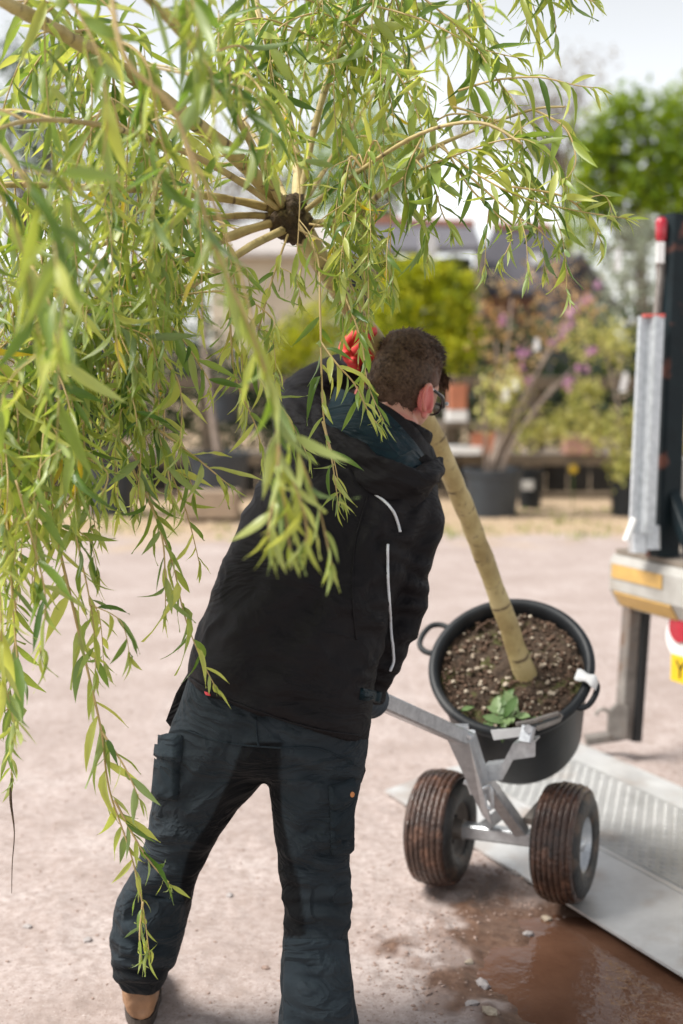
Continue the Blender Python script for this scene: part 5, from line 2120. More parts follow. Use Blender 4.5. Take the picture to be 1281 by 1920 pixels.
# glasses
gl = MB()
gl.tube([h2w(V(0.082, -0.016, -0.002)), h2w(V(0.084, 0.016, 0.004)), h2w(V(0.081, 0.058, 0.004)), h2w(V(0.064, 0.096, -0.004))], [0.0035, 0.004, 0.0048, 0.006], 8, 4)
gl.tube([h2w(V(-0.082, -0.016, -0.002)), h2w(V(-0.084, 0.016, 0.004)), h2w(V(-0.081, 0.058, 0.004)), h2w(V(-0.072, 0.096, 0.002))], [0.0035, 0.0035, 0.004, 0.005], 8, 4)
for s in (1, -1):
    rp = [h2w(V(s * (0.033 + 0.027 * math.cos(a)), 0.100 - 0.006 * abs(math.cos(a)), -0.010 + 0.015 * math.sin(a))) for a in [k * math.pi / 8 for k in range(17)]]
    gl.tube(rp, 0.003, 6, 2)
gl.tube([h2w(V(-0.006, 0.104, -0.006)), h2w(V(0.006, 0.104, -0.006))], 0.003, 6)
go = gl.build('glasses', M['frame'], man, smooth=True)
mb = MB()
mb.tube([h2w(V(0.0858, -0.010, 0.0000)), h2w(V(0.0868, 0.004, 0.0025))], 0.0028, 6)
mb.tube([h2w(V(0.0765, 0.088, 0.004)), h2w(V(0.0750, 0.094, 0.003))], 0.0045, 6)
mb.build('temple_badge', M['silver'], go)
lm, nt, N, L, b = newmat('glasses_lens')
b.inputs['Base Color'].default_value = (0.9, 0.92, 0.92, 1)
b.inputs['Roughness'].default_value = 0.02
b.inputs['Transmission Weight'].default_value = 1.0
for s in (1, -1):
    mb = MB()
    mb.prism([h2w(V(s * (0.033 + 0.025 * math.cos(a)), 0.098, -0.010 + 0.013 * math.sin(a))) for a in [k * math.pi / 8 for k in range(16)]], hf_ * 0.0015)
    mb.build('lens', lm, go)


# --- gloved hands ------------------------------------------------------------
def grip(name, centre, axis, knuck, wrist, rbar, parent, coated):
    """hand closed round a bar: axis along the bar from little finger to thumb, knuck: from bar to the back of the hand"""
    axis = axis.normalized()
    knuck = (knuck - axis * knuck.dot(axis)).normalized()
    w_ = axis.cross(knuck)
    mb = MB()
    finger_pts = []
    lens = [1.0, 1.12, 1.15, 1.05]
    for i in range(4):
        o = axis * ((i - 1.5) * 0.0205)
        pts_ = []
        r = rbar + 0.011
        n = 7
        span = 3.3 * lens[i] * 0.042 / r if r > 0.03 else 3.9
        for k in range(n):
            a = -0.3 + span * k / (n - 1)
            pts_.append(centre + o + knuck * r * math.cos(a) + w_ * r * math.sin(a))
        finger_pts += pts_
        mb.tube(pts_, [0.0145, 0.0145, 0.014, 0.0135, 0.013, 0.012, 0.009], 10, 3)
    # palm and back of the hand
    pk = [centre + axis * ((i - 1.5) * 0.0205) + knuck * (rbar + 0.011) * 0.95 - w_ * 0.008 for i in range(4)]
    pm = (pk[1] + pk[2]) / 2
    wd_ = (wrist - pm).normalized()
    for i in range(4):
        mb.tube([pk[i], lerp(pk[i], wrist + axis * (i - 1.5) * 0.012, 0.55), wrist + axis * (i - 1.5) * 0.010], [0.0135, 0.0175, 0.019], 10, 3)
    mb.tube([wrist - wd_ * 0.02, wrist + wd_ * 0.05], [0.030, 0.034], 14)
    # thumb leaves the side of the palm near its base and closes the other way
    tb0 = lerp(pm, wrist, 0.62) + axis * 0.022
    r = rbar + 0.012
    th_ = [tb0, centre + axis * 0.045 + knuck * r * 0.9 - w_ * r * 0.75, centre + axis * 0.045 - w_ * r * 1.05 - knuck * r * 0.1, centre + axis * 0.040 - w_ * r * 0.75 - knuck * r * 0.8]
    finger_pts += th_[1:]
    mb.tube(th_, [0.016, 0.0145, 0.013, 0.010], 10, 4)
    v_, n_, f_ = remesh(mb, 0.0036, 3)
    if coated:
        fp = np.array([tuple(q) for q in finger_pts])
        dm = np.min(np.linalg.norm(v_[:, None, :] - fp[None], axis=2), axis=1)
        ct_ = smooth01((0.030 - dm) / 0.006)
    else:
        ct_ = np.zeros(len(v_))
    return link(name, v_, f_, M['glove'], parent, attrs={'coat': ct_})


grip('glove', P(686, 1308, 3.36), -hd, V(0.15, -0.75, 0.7), P(690, 1288, 3.335), 0.021, man, False)
t0_, t1_ = P(735, 690, 3.56), P(672, 600, 3.47)
tc_ = lerp(t0_, t1_, 0.55) + V(-0.006, 0, 0)
grip('glove', P(682, 660, 3.52), (t1_ - t0_), V(0.9, 0.55, 0.05), P(706, 684, 3.60), 0.030, man, True)
#@@BACKGROUND
# ------------------------------------------------------------------ background of the nursery
br = np.random.default_rng(77)


def lm2(name, dark, mid, light, trans=0.3):
    return leafmat(name, [(0.0, dark), (0.5, mid), (1.0, light)], trans=trans, rough=0.5, spec=0.3)


M['f_green'] = lm2('spring_green_leaf', (0.06, 0.13, 0.012), (0.14, 0.25, 0.02), (0.26, 0.38, 0.035))
M['f_lime'] = lm2('lime_green_leaf', (0.055, 0.11, 0.010), (0.16, 0.25, 0.016), (0.31, 0.41, 0.03), 0.3)
M['f_mid'] = lm2('mid_green_leaf', (0.020, 0.045, 0.018), (0.045, 0.085, 0.025), (0.10, 0.16, 0.04), 0.2)
M['f_dark'] = lm2('dark_evergreen_leaf', (0.012, 0.028, 0.012), (0.025, 0.05, 0.02), (0.05, 0.085, 0.03), 0.15)
M['f_gold'] = lm2('golden_bush_leaf', (0.06, 0.10, 0.006), (0.30, 0.35, 0.014), (0.60, 0.58, 0.03))
M['f_brown'] = lm2('budding_brown_twig_leaf', (0.13, 0.11, 0.085), (0.22, 0.19, 0.15), (0.30, 0.27, 0.20))
M['f_olive'] = lm2('grey_olive_leaf', (0.13, 0.15, 0.11), (0.24, 0.27, 0.20), (0.36, 0.39, 0.30))
M['f_cream'] = lm2('cream_variegated_leaf', (0.26, 0.28, 0.06), (0.46, 0.46, 0.15), (0.62, 0.60, 0.26))
M['f_copper'] = lm2('coppery_leaf', (0.30, 0.22, 0.07), (0.44, 0.28, 0.13), (0.52, 0.42, 0.24))
M['f_pink'] = lm2('magenta_blossom', (0.36, 0.14, 0.30), (0.50, 0.25, 0.42), (0.60, 0.38, 0.52))
M['f_grass'] = lm2('verge_grass', (0.10, 0.15, 0.02), (0.18, 0.24, 0.04), (0.30, 0.33, 0.08))


def scatter(blobs, per, size, hollow=0.35, clump=None):
    """leaf quads through the volume of several ellipsoids; clump: (leaves per clump, spread)"""
    V_, F_, T_ = [], [], []
    k = 0
    for (c, rx, ry, rz) in blobs:
        n = int(per * max(0.2, (rx * rz)))
        if clump:
            nc = max(2, n // clump[0])
            dc = br.normal(0, 1, (nc, 3))
            dc /= np.linalg.norm(dc, axis=1)[:, None]
            rc = (hollow + (1 - hollow) * br.random(nc)) ** 0.6
            cen = dc * rc[:, None] * np.array([rx, ry, rz]) + np.array(tuple(c))
            ct = np.clip(br.normal(0.5, 0.28, nc), 0, 1)
            idx = np.repeat(np.arange(nc), clump[0])
            pts = cen[idx] + br.normal(0, clump[1], (len(idx), 3))
            tn = np.clip(ct[idx] + br.normal(0, 0.15, len(idx)), 0, 1)
        else:
            d = br.normal(0, 1, (n, 3))
            d /= np.linalg.norm(d, axis=1)[:, None]
            r = (hollow + (1 - hollow) * br.random(n)) ** 0.6
            pts = d * r[:, None] * np.array([rx, ry, rz]) + np.array(tuple(c))
            tn = br.random(n)
        m_ = len(pts)
        a = br.normal(0, 1, (m_, 3))
        a /= np.linalg.norm(a, axis=1)[:, None]
        b_ = np.cross(a, br.normal(0, 1, (m_, 3)))
        b_ /= np.linalg.norm(b_, axis=1)[:, None]
        s = size * br.uniform(0.6, 1.3, m_)[:, None]
        q = np.stack([pts - a * s, pts + b_ * s * 0.45, pts + a * s, pts - b_ * s * 0.45], 1).reshape(-1, 3)
        V_.append(q)
        f = np.arange(m_ * 4).reshape(-1, 4) + k
        F_ += f.tolist()
        T_.append(np.repeat(tn, 4))
        k += m_ * 4
    return np.concatenate(V_), F_, np.concatenate(T_)


def crown(name, parent, material, blobs, per, size, clump=None, hollow=0.35, loc=None, kind=None):
    v, f, t = scatter(blobs, per, size, hollow, clump)
    o = link(name, v, f, material, parent, smooth=False, loc=loc, attrs={'tint': t})
    if kind:
        o['kind'] = kind
    return o


def B(px, py, d, wpx, hpx, dep=None):
    """ellipsoid that spans wpx by hpx in the photo"""
    rx, rz = wpx / FPX * d / 2, hpx / FPX * d / 2
    return (P(px, py, d), rx, dep or rx * 0.8, rz)


def limbs(tr, base, tops, r0, material, name='limb'):
    for tpt in tops:
        mid = lerp(base, tpt, 0.5) + V(*br.normal(0, 0.06 * (tpt - base).length, 3))
        link(name, *tube([base, mid, tpt], [r0, r0 * 0.6, r0 * 0.25], 7, 4)[:2], material, tr)


def tree(name, label, px, d, fork_y, r0, blobs, material, per, size, clump, group=None, bark='bark'):
    g = G(px, 700)
    base = P(px, 650, d)
    base = V(base.x, base.y, 0)
    tr = thing(name, label, 'tree', base, group)
    fork = P(px, fork_y, d)
    link('trunk', *tube([base - V(0, 0, 0.05), lerp(base, fork, 0.5) + V(0.1, 0, 0), fork], [r0 * 1.3, r0, r0 * 0.8], 10, 4)[:2], M[bark], tr)
    limbs(tr, fork, [b_[0] for b_ in blobs], r0 * 0.6, M[bark])
    crown('crown', tr, material, blobs, per, size, clump, 0.15)
    return tr


# trees beyond the yard
tree('deciduous_tree', 'fresh green spreading tree behind the lorry post', 1200, 34, 470, 0.18,
     [B(1215, 235, 34, 120, 110), B(1150, 300, 34, 130, 120), B(1250, 300, 34, 150, 150), B(1290, 220, 34, 120, 110), B(1190, 370, 34, 140, 110), B(1270, 390, 34, 140, 100), B(1120, 380, 34, 90, 80), B(1090, 440, 34, 90, 60), B(1330, 330, 34, 160, 200), B(1120, 300, 34, 80, 90), B(1135, 240, 34, 80, 70), B(1170, 200, 34, 80, 60), B(1110, 350, 34, 90, 70)],
     M['f_lime'], 900, 0.13, (14, 0.22), 'trees beyond the nursery')
tree('deciduous_tree', 'tall brown tree barely in leaf against the pale sky', 1060, 48, 330, 0.22,
     [B(1095, 130, 48, 110, 80), B(1040, 180, 48, 130, 110), B(1000, 240, 48, 120, 120), B(1080, 230, 48, 150, 120), B(960, 180, 48, 100, 90), B(1040, 310, 48, 170, 110), B(900, 240, 48, 120, 130)],
     M['f_brown'], 300, 0.10, (10, 0.30), 'trees beyond the nursery')
tree('deciduous_tree', 'small green tree seen through the willow above the shed roof', 735, 38, 430, 0.13,
     [B(720, 270, 38, 90, 80), B(760, 300, 38, 80, 70), B(690, 320, 38, 80, 90), B(740, 360, 38, 110, 80), B(600, 150, 38, 110, 90), B(610, 230, 38, 110, 100)],
     M['f_green'], 420, 0.10, (12, 0.22), 'trees beyond the nursery')
tree('deciduous_tree', 'dark leafy tree at the left edge behind the willow branches', 50, 27, 480, 0.16,
     [B(40, 110, 27, 130, 120), B(90, 200, 27, 120, 110), B(10, 230, 27, 140, 120), B(70, 300, 27, 120, 100), B(-20, 340, 27, 130, 120), B(90, 110, 27, 90, 80)],
     M['f_mid'], 800, 0.085, (10, 0.18), 'trees beyond the nursery')
tree('deciduous_tree', 'pale brown bare crowned tree behind the willow trunk fork', 420, 50, 420, 0.2,
     [B(400, 330, 50, 170, 130), B(480, 300, 50, 150, 140), B(330, 390, 50, 140, 100), B(450, 400, 50, 180, 90), B(560, 360, 50, 140, 120)],
     M['f_brown'], 260, 0.12, (10, 0.35), 'trees beyond the nursery')
tree('olive_tree', 'grey green bushy tree beside the lorry post', 1190, 20, 640, 0.07,
     [B(1180, 480, 20, 120, 100), B(1215, 550, 20, 130, 120), B(1150, 570, 20, 110, 110), B(1270, 500, 20, 130, 150), B(1275, 610, 20, 120, 130), B(1195, 430, 20, 90, 70)],
     M['f_olive'], 1500, 0.045, (10, 0.09))
tree('deciduous_tree', 'rounded green tree seen through the willow right of the graft', 690, 42, 440, 0.16,
     [B(690, 240, 42, 130, 110), B(640, 290, 42, 120, 110), B(720, 320, 42, 130, 110), B(590, 340, 42, 120, 120), B(670, 380, 42, 170, 100), B(780, 270, 42, 90, 90)],
     M['f_green'], 520, 0.12, (14, 0.25), 'trees beyond the nursery')
tree('deciduous_tree', 'leafy mid green tree behind the willow at the upper left', 250, 44, 450, 0.16,
     [B(230, 300, 44, 130, 110), B(290, 340, 44, 120, 110), B(190, 370, 44, 130, 110), B(260, 400, 44, 190, 90), B(160, 300, 44, 90, 80)],
     M['f_mid'], 420, 0.12, (12, 0.28), 'trees beyond the nursery')
# distant hedge line closing the yard
blobs = []
for px in range(-300, 1700, 60):
    blobs.append(B(px + br.normal(0, 10), 560 + br.normal(0, 14), 60, 120, 190 + br.normal(0, 20)))
o = crown('treeline', None, M['f_olive'], blobs, 40, 0.30, (8, 0.45), kind='stuff')
tag(o, 'distant grey green tree line behind the nursery', 'tree line')


# buildings
def pt(px, py, d):
    return P(px, py, d)


barn = thing('slate_barn', 'low brick barn with dark slate roof and terracotta ridge, behind the shrubs', 'building', V(P(960, 650, 30).x, P(960, 650, 30).y, 0))
D = 30.0
dv = V(0, 5.0, 0)


def zpx(py, d):
    return P(640, py, d).z


mb = MB()
a, b2 = P(905, 540, D), P(1085, 540, D)
mb.prism([V(a.x, a.y, 0), V(b2.x, a.y, 0), V(b2.x, a.y, a.z), V(a.x, a.y, a.z)], dv)
mb.build('wall', M['brick'], barn)
mb = MB()
e0, e1 = P(868, 545, D - 0.4), P(1120, 548, D - 0.4)
r0_, r1_ = P(925, 428, D + 2.2), P(1030, 430, D + 2.2)
mb.add([e0, e1, r1_, r0_, e0 - V(0, 0, 0.12), e1 - V(0, 0, 0.12), r1_ - V(0, 0, 0.12), r0_ - V(0, 0, 0.12)],
       [(0, 1, 2, 3), (7, 6, 5, 4), (0, 4, 5, 1), (1, 5, 6, 2), (2, 6, 7, 3), (3, 7, 4, 0)])
rf = mb.build('roof', M['slate'], barn)
mb = MB()
mb.beam(r0_ + V(0, 0, 0.05), r1_ + V(0, 0, 0.05), 0.28, 0.16)
mb.build('ridge_tiles', M['ridge'], rf)
mb = MB()
mb.box(P(1005, 492, D + 0.5) + V(0, 0, 0.05), 0.22, 0.22, 0.22)
mb.build('roof_vent', M['white'], rf)
mb = MB()
c0 = P(1040, 548, D - 0.05)
mb.prism([V(c0.x, c0.y, c0.z - 0.5), V(c0.x + 0.75, c0.y, c0.z - 0.5), V(c0.x + 0.75, c0.y, c0.z), V(c0.x, c0.y, c0.z)], V(0, 0.03, 0))
mb.build('window', M['glass'], barn)
out_ = thing('lean_to_shed', 'dark slate lean-to with boarded gable at the right of the brick barn', 'building', V(P(1090, 650, 27).x, P(1090, 650, 27).y, 0))
mb = MB()
q = [P(1035, 600, 27), P(1150, 600, 27), P(1148, 575, 27), P(1085, 490, 27), P(1040, 525, 27)]
mb.prism([V(q[0].x, q[0].y, 0), V(q[1].x, q[0].y, 0)] + [V(p.x, q[0].y, p.z) for p in q[2:]], V(0, 2.2, 0))
mb.build('wall', mat('black_boarding', (0.045, 0.045, 0.055), (0.03, 0.03, 0.038), 4, 0.8), out_)
mb = MB()
mb.prism([V(P(1078, 470, 26.8).x, 26.4, P(1078, 478, 26.8).z), V(P(1156, 582, 26.8).x, 26.4, P(1156, 582, 26.8).z), V(P(1156, 582, 26.8).x, 26.4, P(1156, 590, 26.8).z), V(P(1078, 470, 26.8).x, 26.4, P(1078, 487, 26.8).z)], V(0, 3.2, 0))
mb.build('roof', M['slate'], out_)
shed = thing('open_shed', 'grey roofed open shed with a white gable post, above the golden bush', 'building', V(P(810, 650, 28).x, P(810, 650, 28).y, 0))
D = 28.0
mb = MB()
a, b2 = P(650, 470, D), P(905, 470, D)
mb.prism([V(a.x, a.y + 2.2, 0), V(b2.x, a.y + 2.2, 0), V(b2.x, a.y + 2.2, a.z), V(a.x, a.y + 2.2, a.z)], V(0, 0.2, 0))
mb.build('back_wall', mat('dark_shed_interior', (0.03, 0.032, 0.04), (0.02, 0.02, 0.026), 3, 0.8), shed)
mb = MB()
e0, e1 = P(640, 470, D - 0.4), P(905, 462, D - 0.4)
r0_, r1_ = P(660, 418, D + 2.4), P(890, 424, D + 2.4)
mb.add([e0, e1, r1_, r0_, e0 - V(0, 0, 0.12), e1 - V(0, 0, 0.12), r1_ - V(0, 0, 0.12), r0_ - V(0, 0, 0.12)],
       [(0, 1, 2, 3), (7, 6, 5, 4), (0, 4, 5, 1), (1, 5, 6, 2), (2, 6, 7, 3), (3, 7, 4, 0)])
rf = mb.build('roof', mat('grey_slate_roof', (0.13, 0.125, 0.14), (0.085, 0.082, 0.095), 3, 0.8), shed)
mb = MB()
mb.beam(r0_ + V(0, 0, 0.06), r1_ + V(0, 0, 0.06), 0.25, 0.14)
mb.build('ridge_tiles', M['ridge'], rf)
mb = MB()
p0 = P(800, 440, D - 0.6)
mb.prism([V(p0.x - 0.19, p0.y, 0), V(p0.x + 0.19, p0.y, 0), V(p0.x + 0.19, p0.y, p0.z), V(p0.x - 0.10, p0.y, p0.z + 0.05)], V(0, 0.2, 0))
mb.build('gable_post', mat('pale_grey_paint', (0.55, 0.55, 0.56), (0.45, 0.45, 0.46), 4, 0.7), shed)
for px in (700, 900):
    mb = MB()
    p0 = P(px, 470, D - 0.3)
    mb.beam(V(p0.x, p0.y, 0), V(p0.x, p0.y, p0.z), 0.16, 0.16, (0, 1, 0))
    mb.build('post', M['wood_grey'], shed)
cot = thing('cream_building', 'cream rendered wall of a building glimpsed through the willow shoots', 'building', V(P(480, 650, 26).x, P(480, 650, 26).y, 0))
D = 26.0
mb = MB()
a, b2 = P(395, 470, D), P(615, 470, D)
mb.prism([V(a.x, a.y, 0), V(b2.x, a.y, 0), V(b2.x, a.y, a.z), V(a.x, a.y, a.z)], V(0, 4, 0))
mb.build('wall', M['wallcream'], cot)
mb = MB()
e0, e1 = P(385, 472, D - 0.3), P(622, 472, D - 0.3)
r0_, r1_ = P(395, 425, D + 2), P(610, 425, D + 2)
mb.add([e0, e1, r1_, r0_, e0 - V(0, 0, 0.1), e1 - V(0, 0, 0.1), r1_ - V(0, 0, 0.1), r0_ - V(0, 0, 0.1)],
       [(0, 1, 2, 3), (7, 6, 5, 4), (0, 4, 5, 1), (1, 5, 6, 2), (2, 6, 7, 3), (3, 7, 4, 0)])
mb.build('roof', mat('pale_tile_roof', (0.42, 0.38, 0.36), (0.33, 0.30, 0.28), 3, 0.85), cot)

# golden bush and dark shrubs behind the staging


def bush(name, label, px, d, blobs, material, per, size, clump, stem=M['bark'], group=None, cat='shrub'):
    base = P(px, 650, d)
    base = V(base.x, base.y, 0)
    t_ = thing(name, label, cat, base, group)
    for b_ in blobs[:5]:
        tp__ = b_[0]
        link('stem', *tube([base + V(*br.normal(0, 0.03, 2), 0), lerp(base, tp__, 0.5) + V(*br.normal(0, 0.05, 3)), tp__], [0.03, 0.02, 0.008], 6, 3)[:2], stem, t_)
    crown('crown', t_, material, blobs, per, size, clump, 0.3)
    return t_


bush('golden_shrub', 'dense round yellow green bush above the man\'s head', 800, 16.5,
     [B(800, 580, 16.5, 170, 170), B(760, 545, 16.5, 120, 110), B(840, 555, 16.5, 110, 110), B(800, 660, 16.5, 190, 140), B(735, 620, 16.5, 100, 130), B(860, 620, 16.5, 90, 120), B(790, 520, 16.5, 110, 80)],
     M['f_gold'], 9500, 0.034, (22, 0.055))
bush('golden_shrub', 'low yellowish shrub half hidden behind the man\'s raised arm', 585, 17,
     [B(570, 620, 17, 110, 90), B(620, 600, 17, 100, 100), B(540, 650, 17, 100, 90), B(600, 670, 17, 140, 90)],
     M['f_gold'], 5000, 0.03, (16, 0.06))
hb_ = [B(px + br.normal(0, 8), 745 + br.normal(0, 14), 18.2, 130, 330 + br.normal(0, 25), 0.5) for px in range(-140, 1500, 62)]
base = V(P(640, 650, 18.2).x, P(640, 650, 18.2).y, 0)
hg = thing('hedge', 'long dark evergreen hedge behind the timber staging', 'hedge', base)
crown('crown', hg, M['f_dark'], hb_, 2600, 0.05, (12, 0.09), 0.1)
for px in range(-100, 1500, 160):
    q = P(px, 650, 18.2)
    link('stem', *tube([V(q.x, q.y, 0), V(q.x, q.y, 0.9)], [0.05, 0.03], 6)[:2], M['bark'], hg)

# timber staging ---------------------------------------------------------------
SD_ = 15.0
stg = thing('timber_staging', 'weathered timber staging with rails and shelves behind the potted shrubs', 'staging', V(P(700, 650, SD_).x, P(700, 650, SD_).y, 0))


def plank(x0, x1, py, d, dep, th, nm='plank', m_='wood'):
    a, b2 = P(x0, py, d), P(x1, py, d)
    mb = MB()
    mb.beam(V(a.x, a.y + dep / 2, a.z), V(b2.x, a.y + dep / 2, a.z), dep, th)
    return mb.build(nm, M[m_], stg)


for px in (60, 205, 385, 600, 850, 1010, 1250, 1420):
    q = P(px, 650, SD_)
    for dy, h in ((0, 1.30), (0.55, 1.28)):
        mb = MB()
        mb.beam(V(q.x, q.y + dy, 0), V(q.x, q.y + dy, h), 0.10, 0.10, (0, 1, 0))
        mb.build('post', M['wood'], stg)
for x0, x1 in ((30, 400), (404, 860), (864, 1450)):
    plank(x0, x1, 718, SD_ - 0.08, 0.05, 0.13, 'rail')
    plank(x0, x1, 862, SD_ - 0.08, 0.05, 0.12, 'rail')
    for k in range(3):
        plank(x0, x1, 853 - k * 2.4, SD_ + 0.0 + 0.19 * k, 0.17, 0.03, 'shelf_plank', 'wood_grey')
M['shade_skirt'] = mat('under_shelf_shade', (0.030, 0.026, 0.022), (0.016, 0.014, 0.012), 6, 0.9)  # near-black boards added to stand in for the shade under the shelf
for k in range(34):
    xa, xb = P(20 + k * 42, 650, SD_ + 0.62), P(20 + k * 42 + 40, 650, SD_ + 0.62)
    mb = MB()
    mb.beam(V((xa.x + xb.x) / 2, xa.y, 0.0), V((xa.x + xb.x) / 2, xa.y, 0.40 + 0.03 * br.random()), xb.x - xa.x, 0.025, (0, 1, 0))
    mb.build('shade_board', M['shade_skirt'], stg)
plank(700, 925, 796, SD_ - 0.08, 0.30, 0.06, 'shelf_plank', 'wood_grey')


def shelf_box(name, label, cat, x0, x1, y0, y1, d, dep, material, group=None, rot=0.0, taper=1.0):
    a, b2 = P(x0, y1, d), P(x1, y0, d)
    w, h = b2.x - a.x, b2.z - a.z
    c_ = V((a.x + b2.x) / 2, a.y + dep / 2, a.z)
    mb = MB()
    mb.beam(c_, c_ + V(0, 0, h), w * taper, dep * taper, (0, 1, 0), 0.08, 1 / taper)
    o = mb.build(name, material, None, loc=c_)
    return tag(o, label, cat, group)


def potm(name, label, x0, x1, y0, y1, d, material, soil=True, lab=None, group=None):
    """round nursery pot that spans the given photo box"""
    a, b2 = P(x0, y1, d), P(x1, y0, d)
    R1 = (b2.x - a.x) / 2
    c_ = V((a.x + b2.x) / 2, a.y + R1, max(a.z, 0) if abs(a.z) > 0.06 else 0.0)
    h = b2.z - c_.z
    t_ = thing(name, label, 'pot', c_, group)
    mb = MB()
    mb.lathe(c_, (0, 0, 1), [(0, 0), (0, R1 * 0.80), (h * 0.86, R1 * 0.95), (h * 0.87, R1 * 1.0), (h, R1 * 1.02), (h, R1 * 0.93), (h * 0.88, R1 * 0.91), (h * 0.86, 0)], 32)
    mb.build('tub', material, t_, smooth=False)
    mb = MB()
    mb.lathe(c_, (0, 0, 1), [(h * 0.90, 0), (h * 0.89, R1 * 0.91)], 24)
    mb.build('soil', M['soil'] if soil is True else soil, t_)
    if lab:
        mb = MB()
        p0 = P(lab[0], lab[1], d)
        mb.prism([V(c_.x + (lab[0] - (x0 + x1) / 2) / FPX * d, c_.y - R1 * 0.95, p0.z), V(c_.x + (lab[2] - (x0 + x1) / 2) / FPX * d, c_.y - R1 * 0.93, p0.z),
                  V(c_.x + (lab[2] - (x0 + x1) / 2) / FPX * d, c_.y - R1 * 1.0, P(0, lab[3], d).z), V(c_.x + (lab[0] - (x0 + x1) / 2) / FPX * d, c_.y - R1 * 1.02, P(0, lab[3], d).z)], V(0, -0.006, 0))
        mb.build('label', M['white'], t_)
    return c_, R1, h


c1, r1, h1 = potm('nursery_pot', 'black nursery pot holding the purple blossomed multi-stemmed shrub', 872, 985, 882, 968, 13.3, M['potblue'])
potm('nursery_pot', 'smaller black pot with a white label behind the blossoming shrub', 972, 1022, 882, 944, 14.1, M['pot'], lab=(978, 918, 1000, 900))
c2, r2, h2 = potm('nursery_pot', 'black pot standing just beside the galvanised channel of the lorry', 1148, 1225, 884, 962, 13.4, M['pot'])
c3, r3, h3 = potm('nursery_pot', 'big grey blue tub with pale top soil behind the willow shoots', 345, 466, 852, 945, 13.2, M['potblue'], soil=M['concrete'])
c4, r4, h4 = potm('nursery_pot', 'dark tub behind the leftmost willow shoots', 150, 250, 870, 965, 13.4, M['potblue'])
potm('nursery_pot', 'blue grey pot on the staging beyond the willow shoots', 392, 448, 738, 792, 14.9, M['potblue'])
shelf_box('stone_block', 'tan stone block on the gravel in front of the big grey tub', 'block', 336, 446, 922, 972, 13.0, 0.35, M['concrete'])
shelf_box('terracotta_tub', 'orange terracotta tub on the upper shelf beside the man\'s face', 'tub', 841, 877, 722, 768, 14.8, 0.2, M['terracotta'], taper=0.9)
shelf_box('white_tray', 'white tray under the orange terracotta tub', 'tray', 838, 878, 770, 790, 14.8, 0.24, M['white'])
shelf_box('terracotta_block', 'plain orange terracotta block on the lower shelf left of the shrub stems', 'block', 884, 934, 812, 852, 14.9, 0.25, M['terracotta'])
shelf_box('paper_sack', 'pale plastic sack lying on the lower shelf near the trunk', 'sack', 838, 905, 838, 852, 14.8, 0.3, M['white'])
shelf_box('brick_stack', 'pile of dull red bricks on the lower shelf under the cream shrub', 'bricks', 1058, 1114, 818, 852, 14.9, 0.3, M['brick'])
shelf_box('slab_stack', 'grey paving slab on the lower shelf beside the red pile', 'slab', 1116, 1156, 832, 852, 14.9, 0.3, M['stone_grey'])
shelf_box('white_board', 'tall white board leaning behind the willow shoots', 'board', 216, 262, 575, 705, 15.8, 0.08, M['white'])
shelf_box('white_container', 'white plastic container on the staging rail at the left', 'container', 172, 206, 684, 712, 15.0, 0.2, M['white'])
shelf_box('white_container', 'small white container low on the left staging', 'container', 20, 72, 700, 716, 15.0, 0.2, M['white'])
shelf_box('grey_board', 'grey teal board standing in the dark behind the willow', 'board', 160, 215, 580, 690, 16.2, 0.08, M['potblue'])

# blossoming multi-stemmed shrub
cer = thing('blossom_shrub', 'multi-stemmed shrub with coppery leaves and magenta blossom', 'shrub', c1 + V(0, 0, h1 * 0.9))
b0 = c1 + V(0, 0, h1 * 0.88)
for k, (tx, ty) in enumerate([(905, 740), (930, 640), (960, 560), (990, 640), (1040, 720), (1090, 560), (1030, 640), (950, 700), (1075, 690)]):
    tpt = P(tx, ty, 13.3 + 0.25 * br.normal())
    s0 = b0 + V(*br.normal(0, 0.05, 2), 0)
    link('stem', *tube([s0, lerp(s0, tpt, 0.4) + V(*br.normal(0, 0.04, 3)), tpt], [0.030, 0.020, 0.007], 7, 4)[:2], M['palebark'], cer)
crown('crown', cer, M['f_copper'], [B(950, 560, 13.3, 110, 110), B(1010, 540, 13.3, 110, 120), B(930, 640, 13.3, 110, 110), B(1010, 630, 13.4, 120, 110), B(1060, 590, 13.4, 100, 120), B(960, 700, 13.3, 110, 80), B(1060, 520, 13.5, 90, 70), B(1100, 560, 13.5, 60, 80)], 420, 0.032, (5, 0.05), 0.1)
crown('lower_leaves', cer, M['f_cream'], [B(930, 770, 13.3, 90, 80), B(985, 800, 13.4, 90, 80), B(960, 720, 13.3, 110, 80), B(1030, 800, 13.4, 70, 80)], 800, 0.035, (7, 0.05), 0.1)
bl = []
for line in [((1110, 540), (1040, 640)), ((1100, 690), (1060, 730)), ((975, 655), (985, 660)), ((975, 700), (990, 720)), ((940, 590), (945, 600)), ((1110, 655), (1114, 660))]:
    (x0, y0), (x1, y1) = line
    n_ = max(1, int(math.hypot(x1 - x0, y1 - y0) / 14))
    for k in range(n_ + 1):
        bl.append(B(lerp(x0, x1, k / n_) + br.normal(0, 5), lerp(y0, y1, k / n_) + br.normal(0, 6), 13.2, 22, 22, 0.05))
crown('blossom', cer, M['f_pink'], bl, 75, 0.022, None, 0.1)
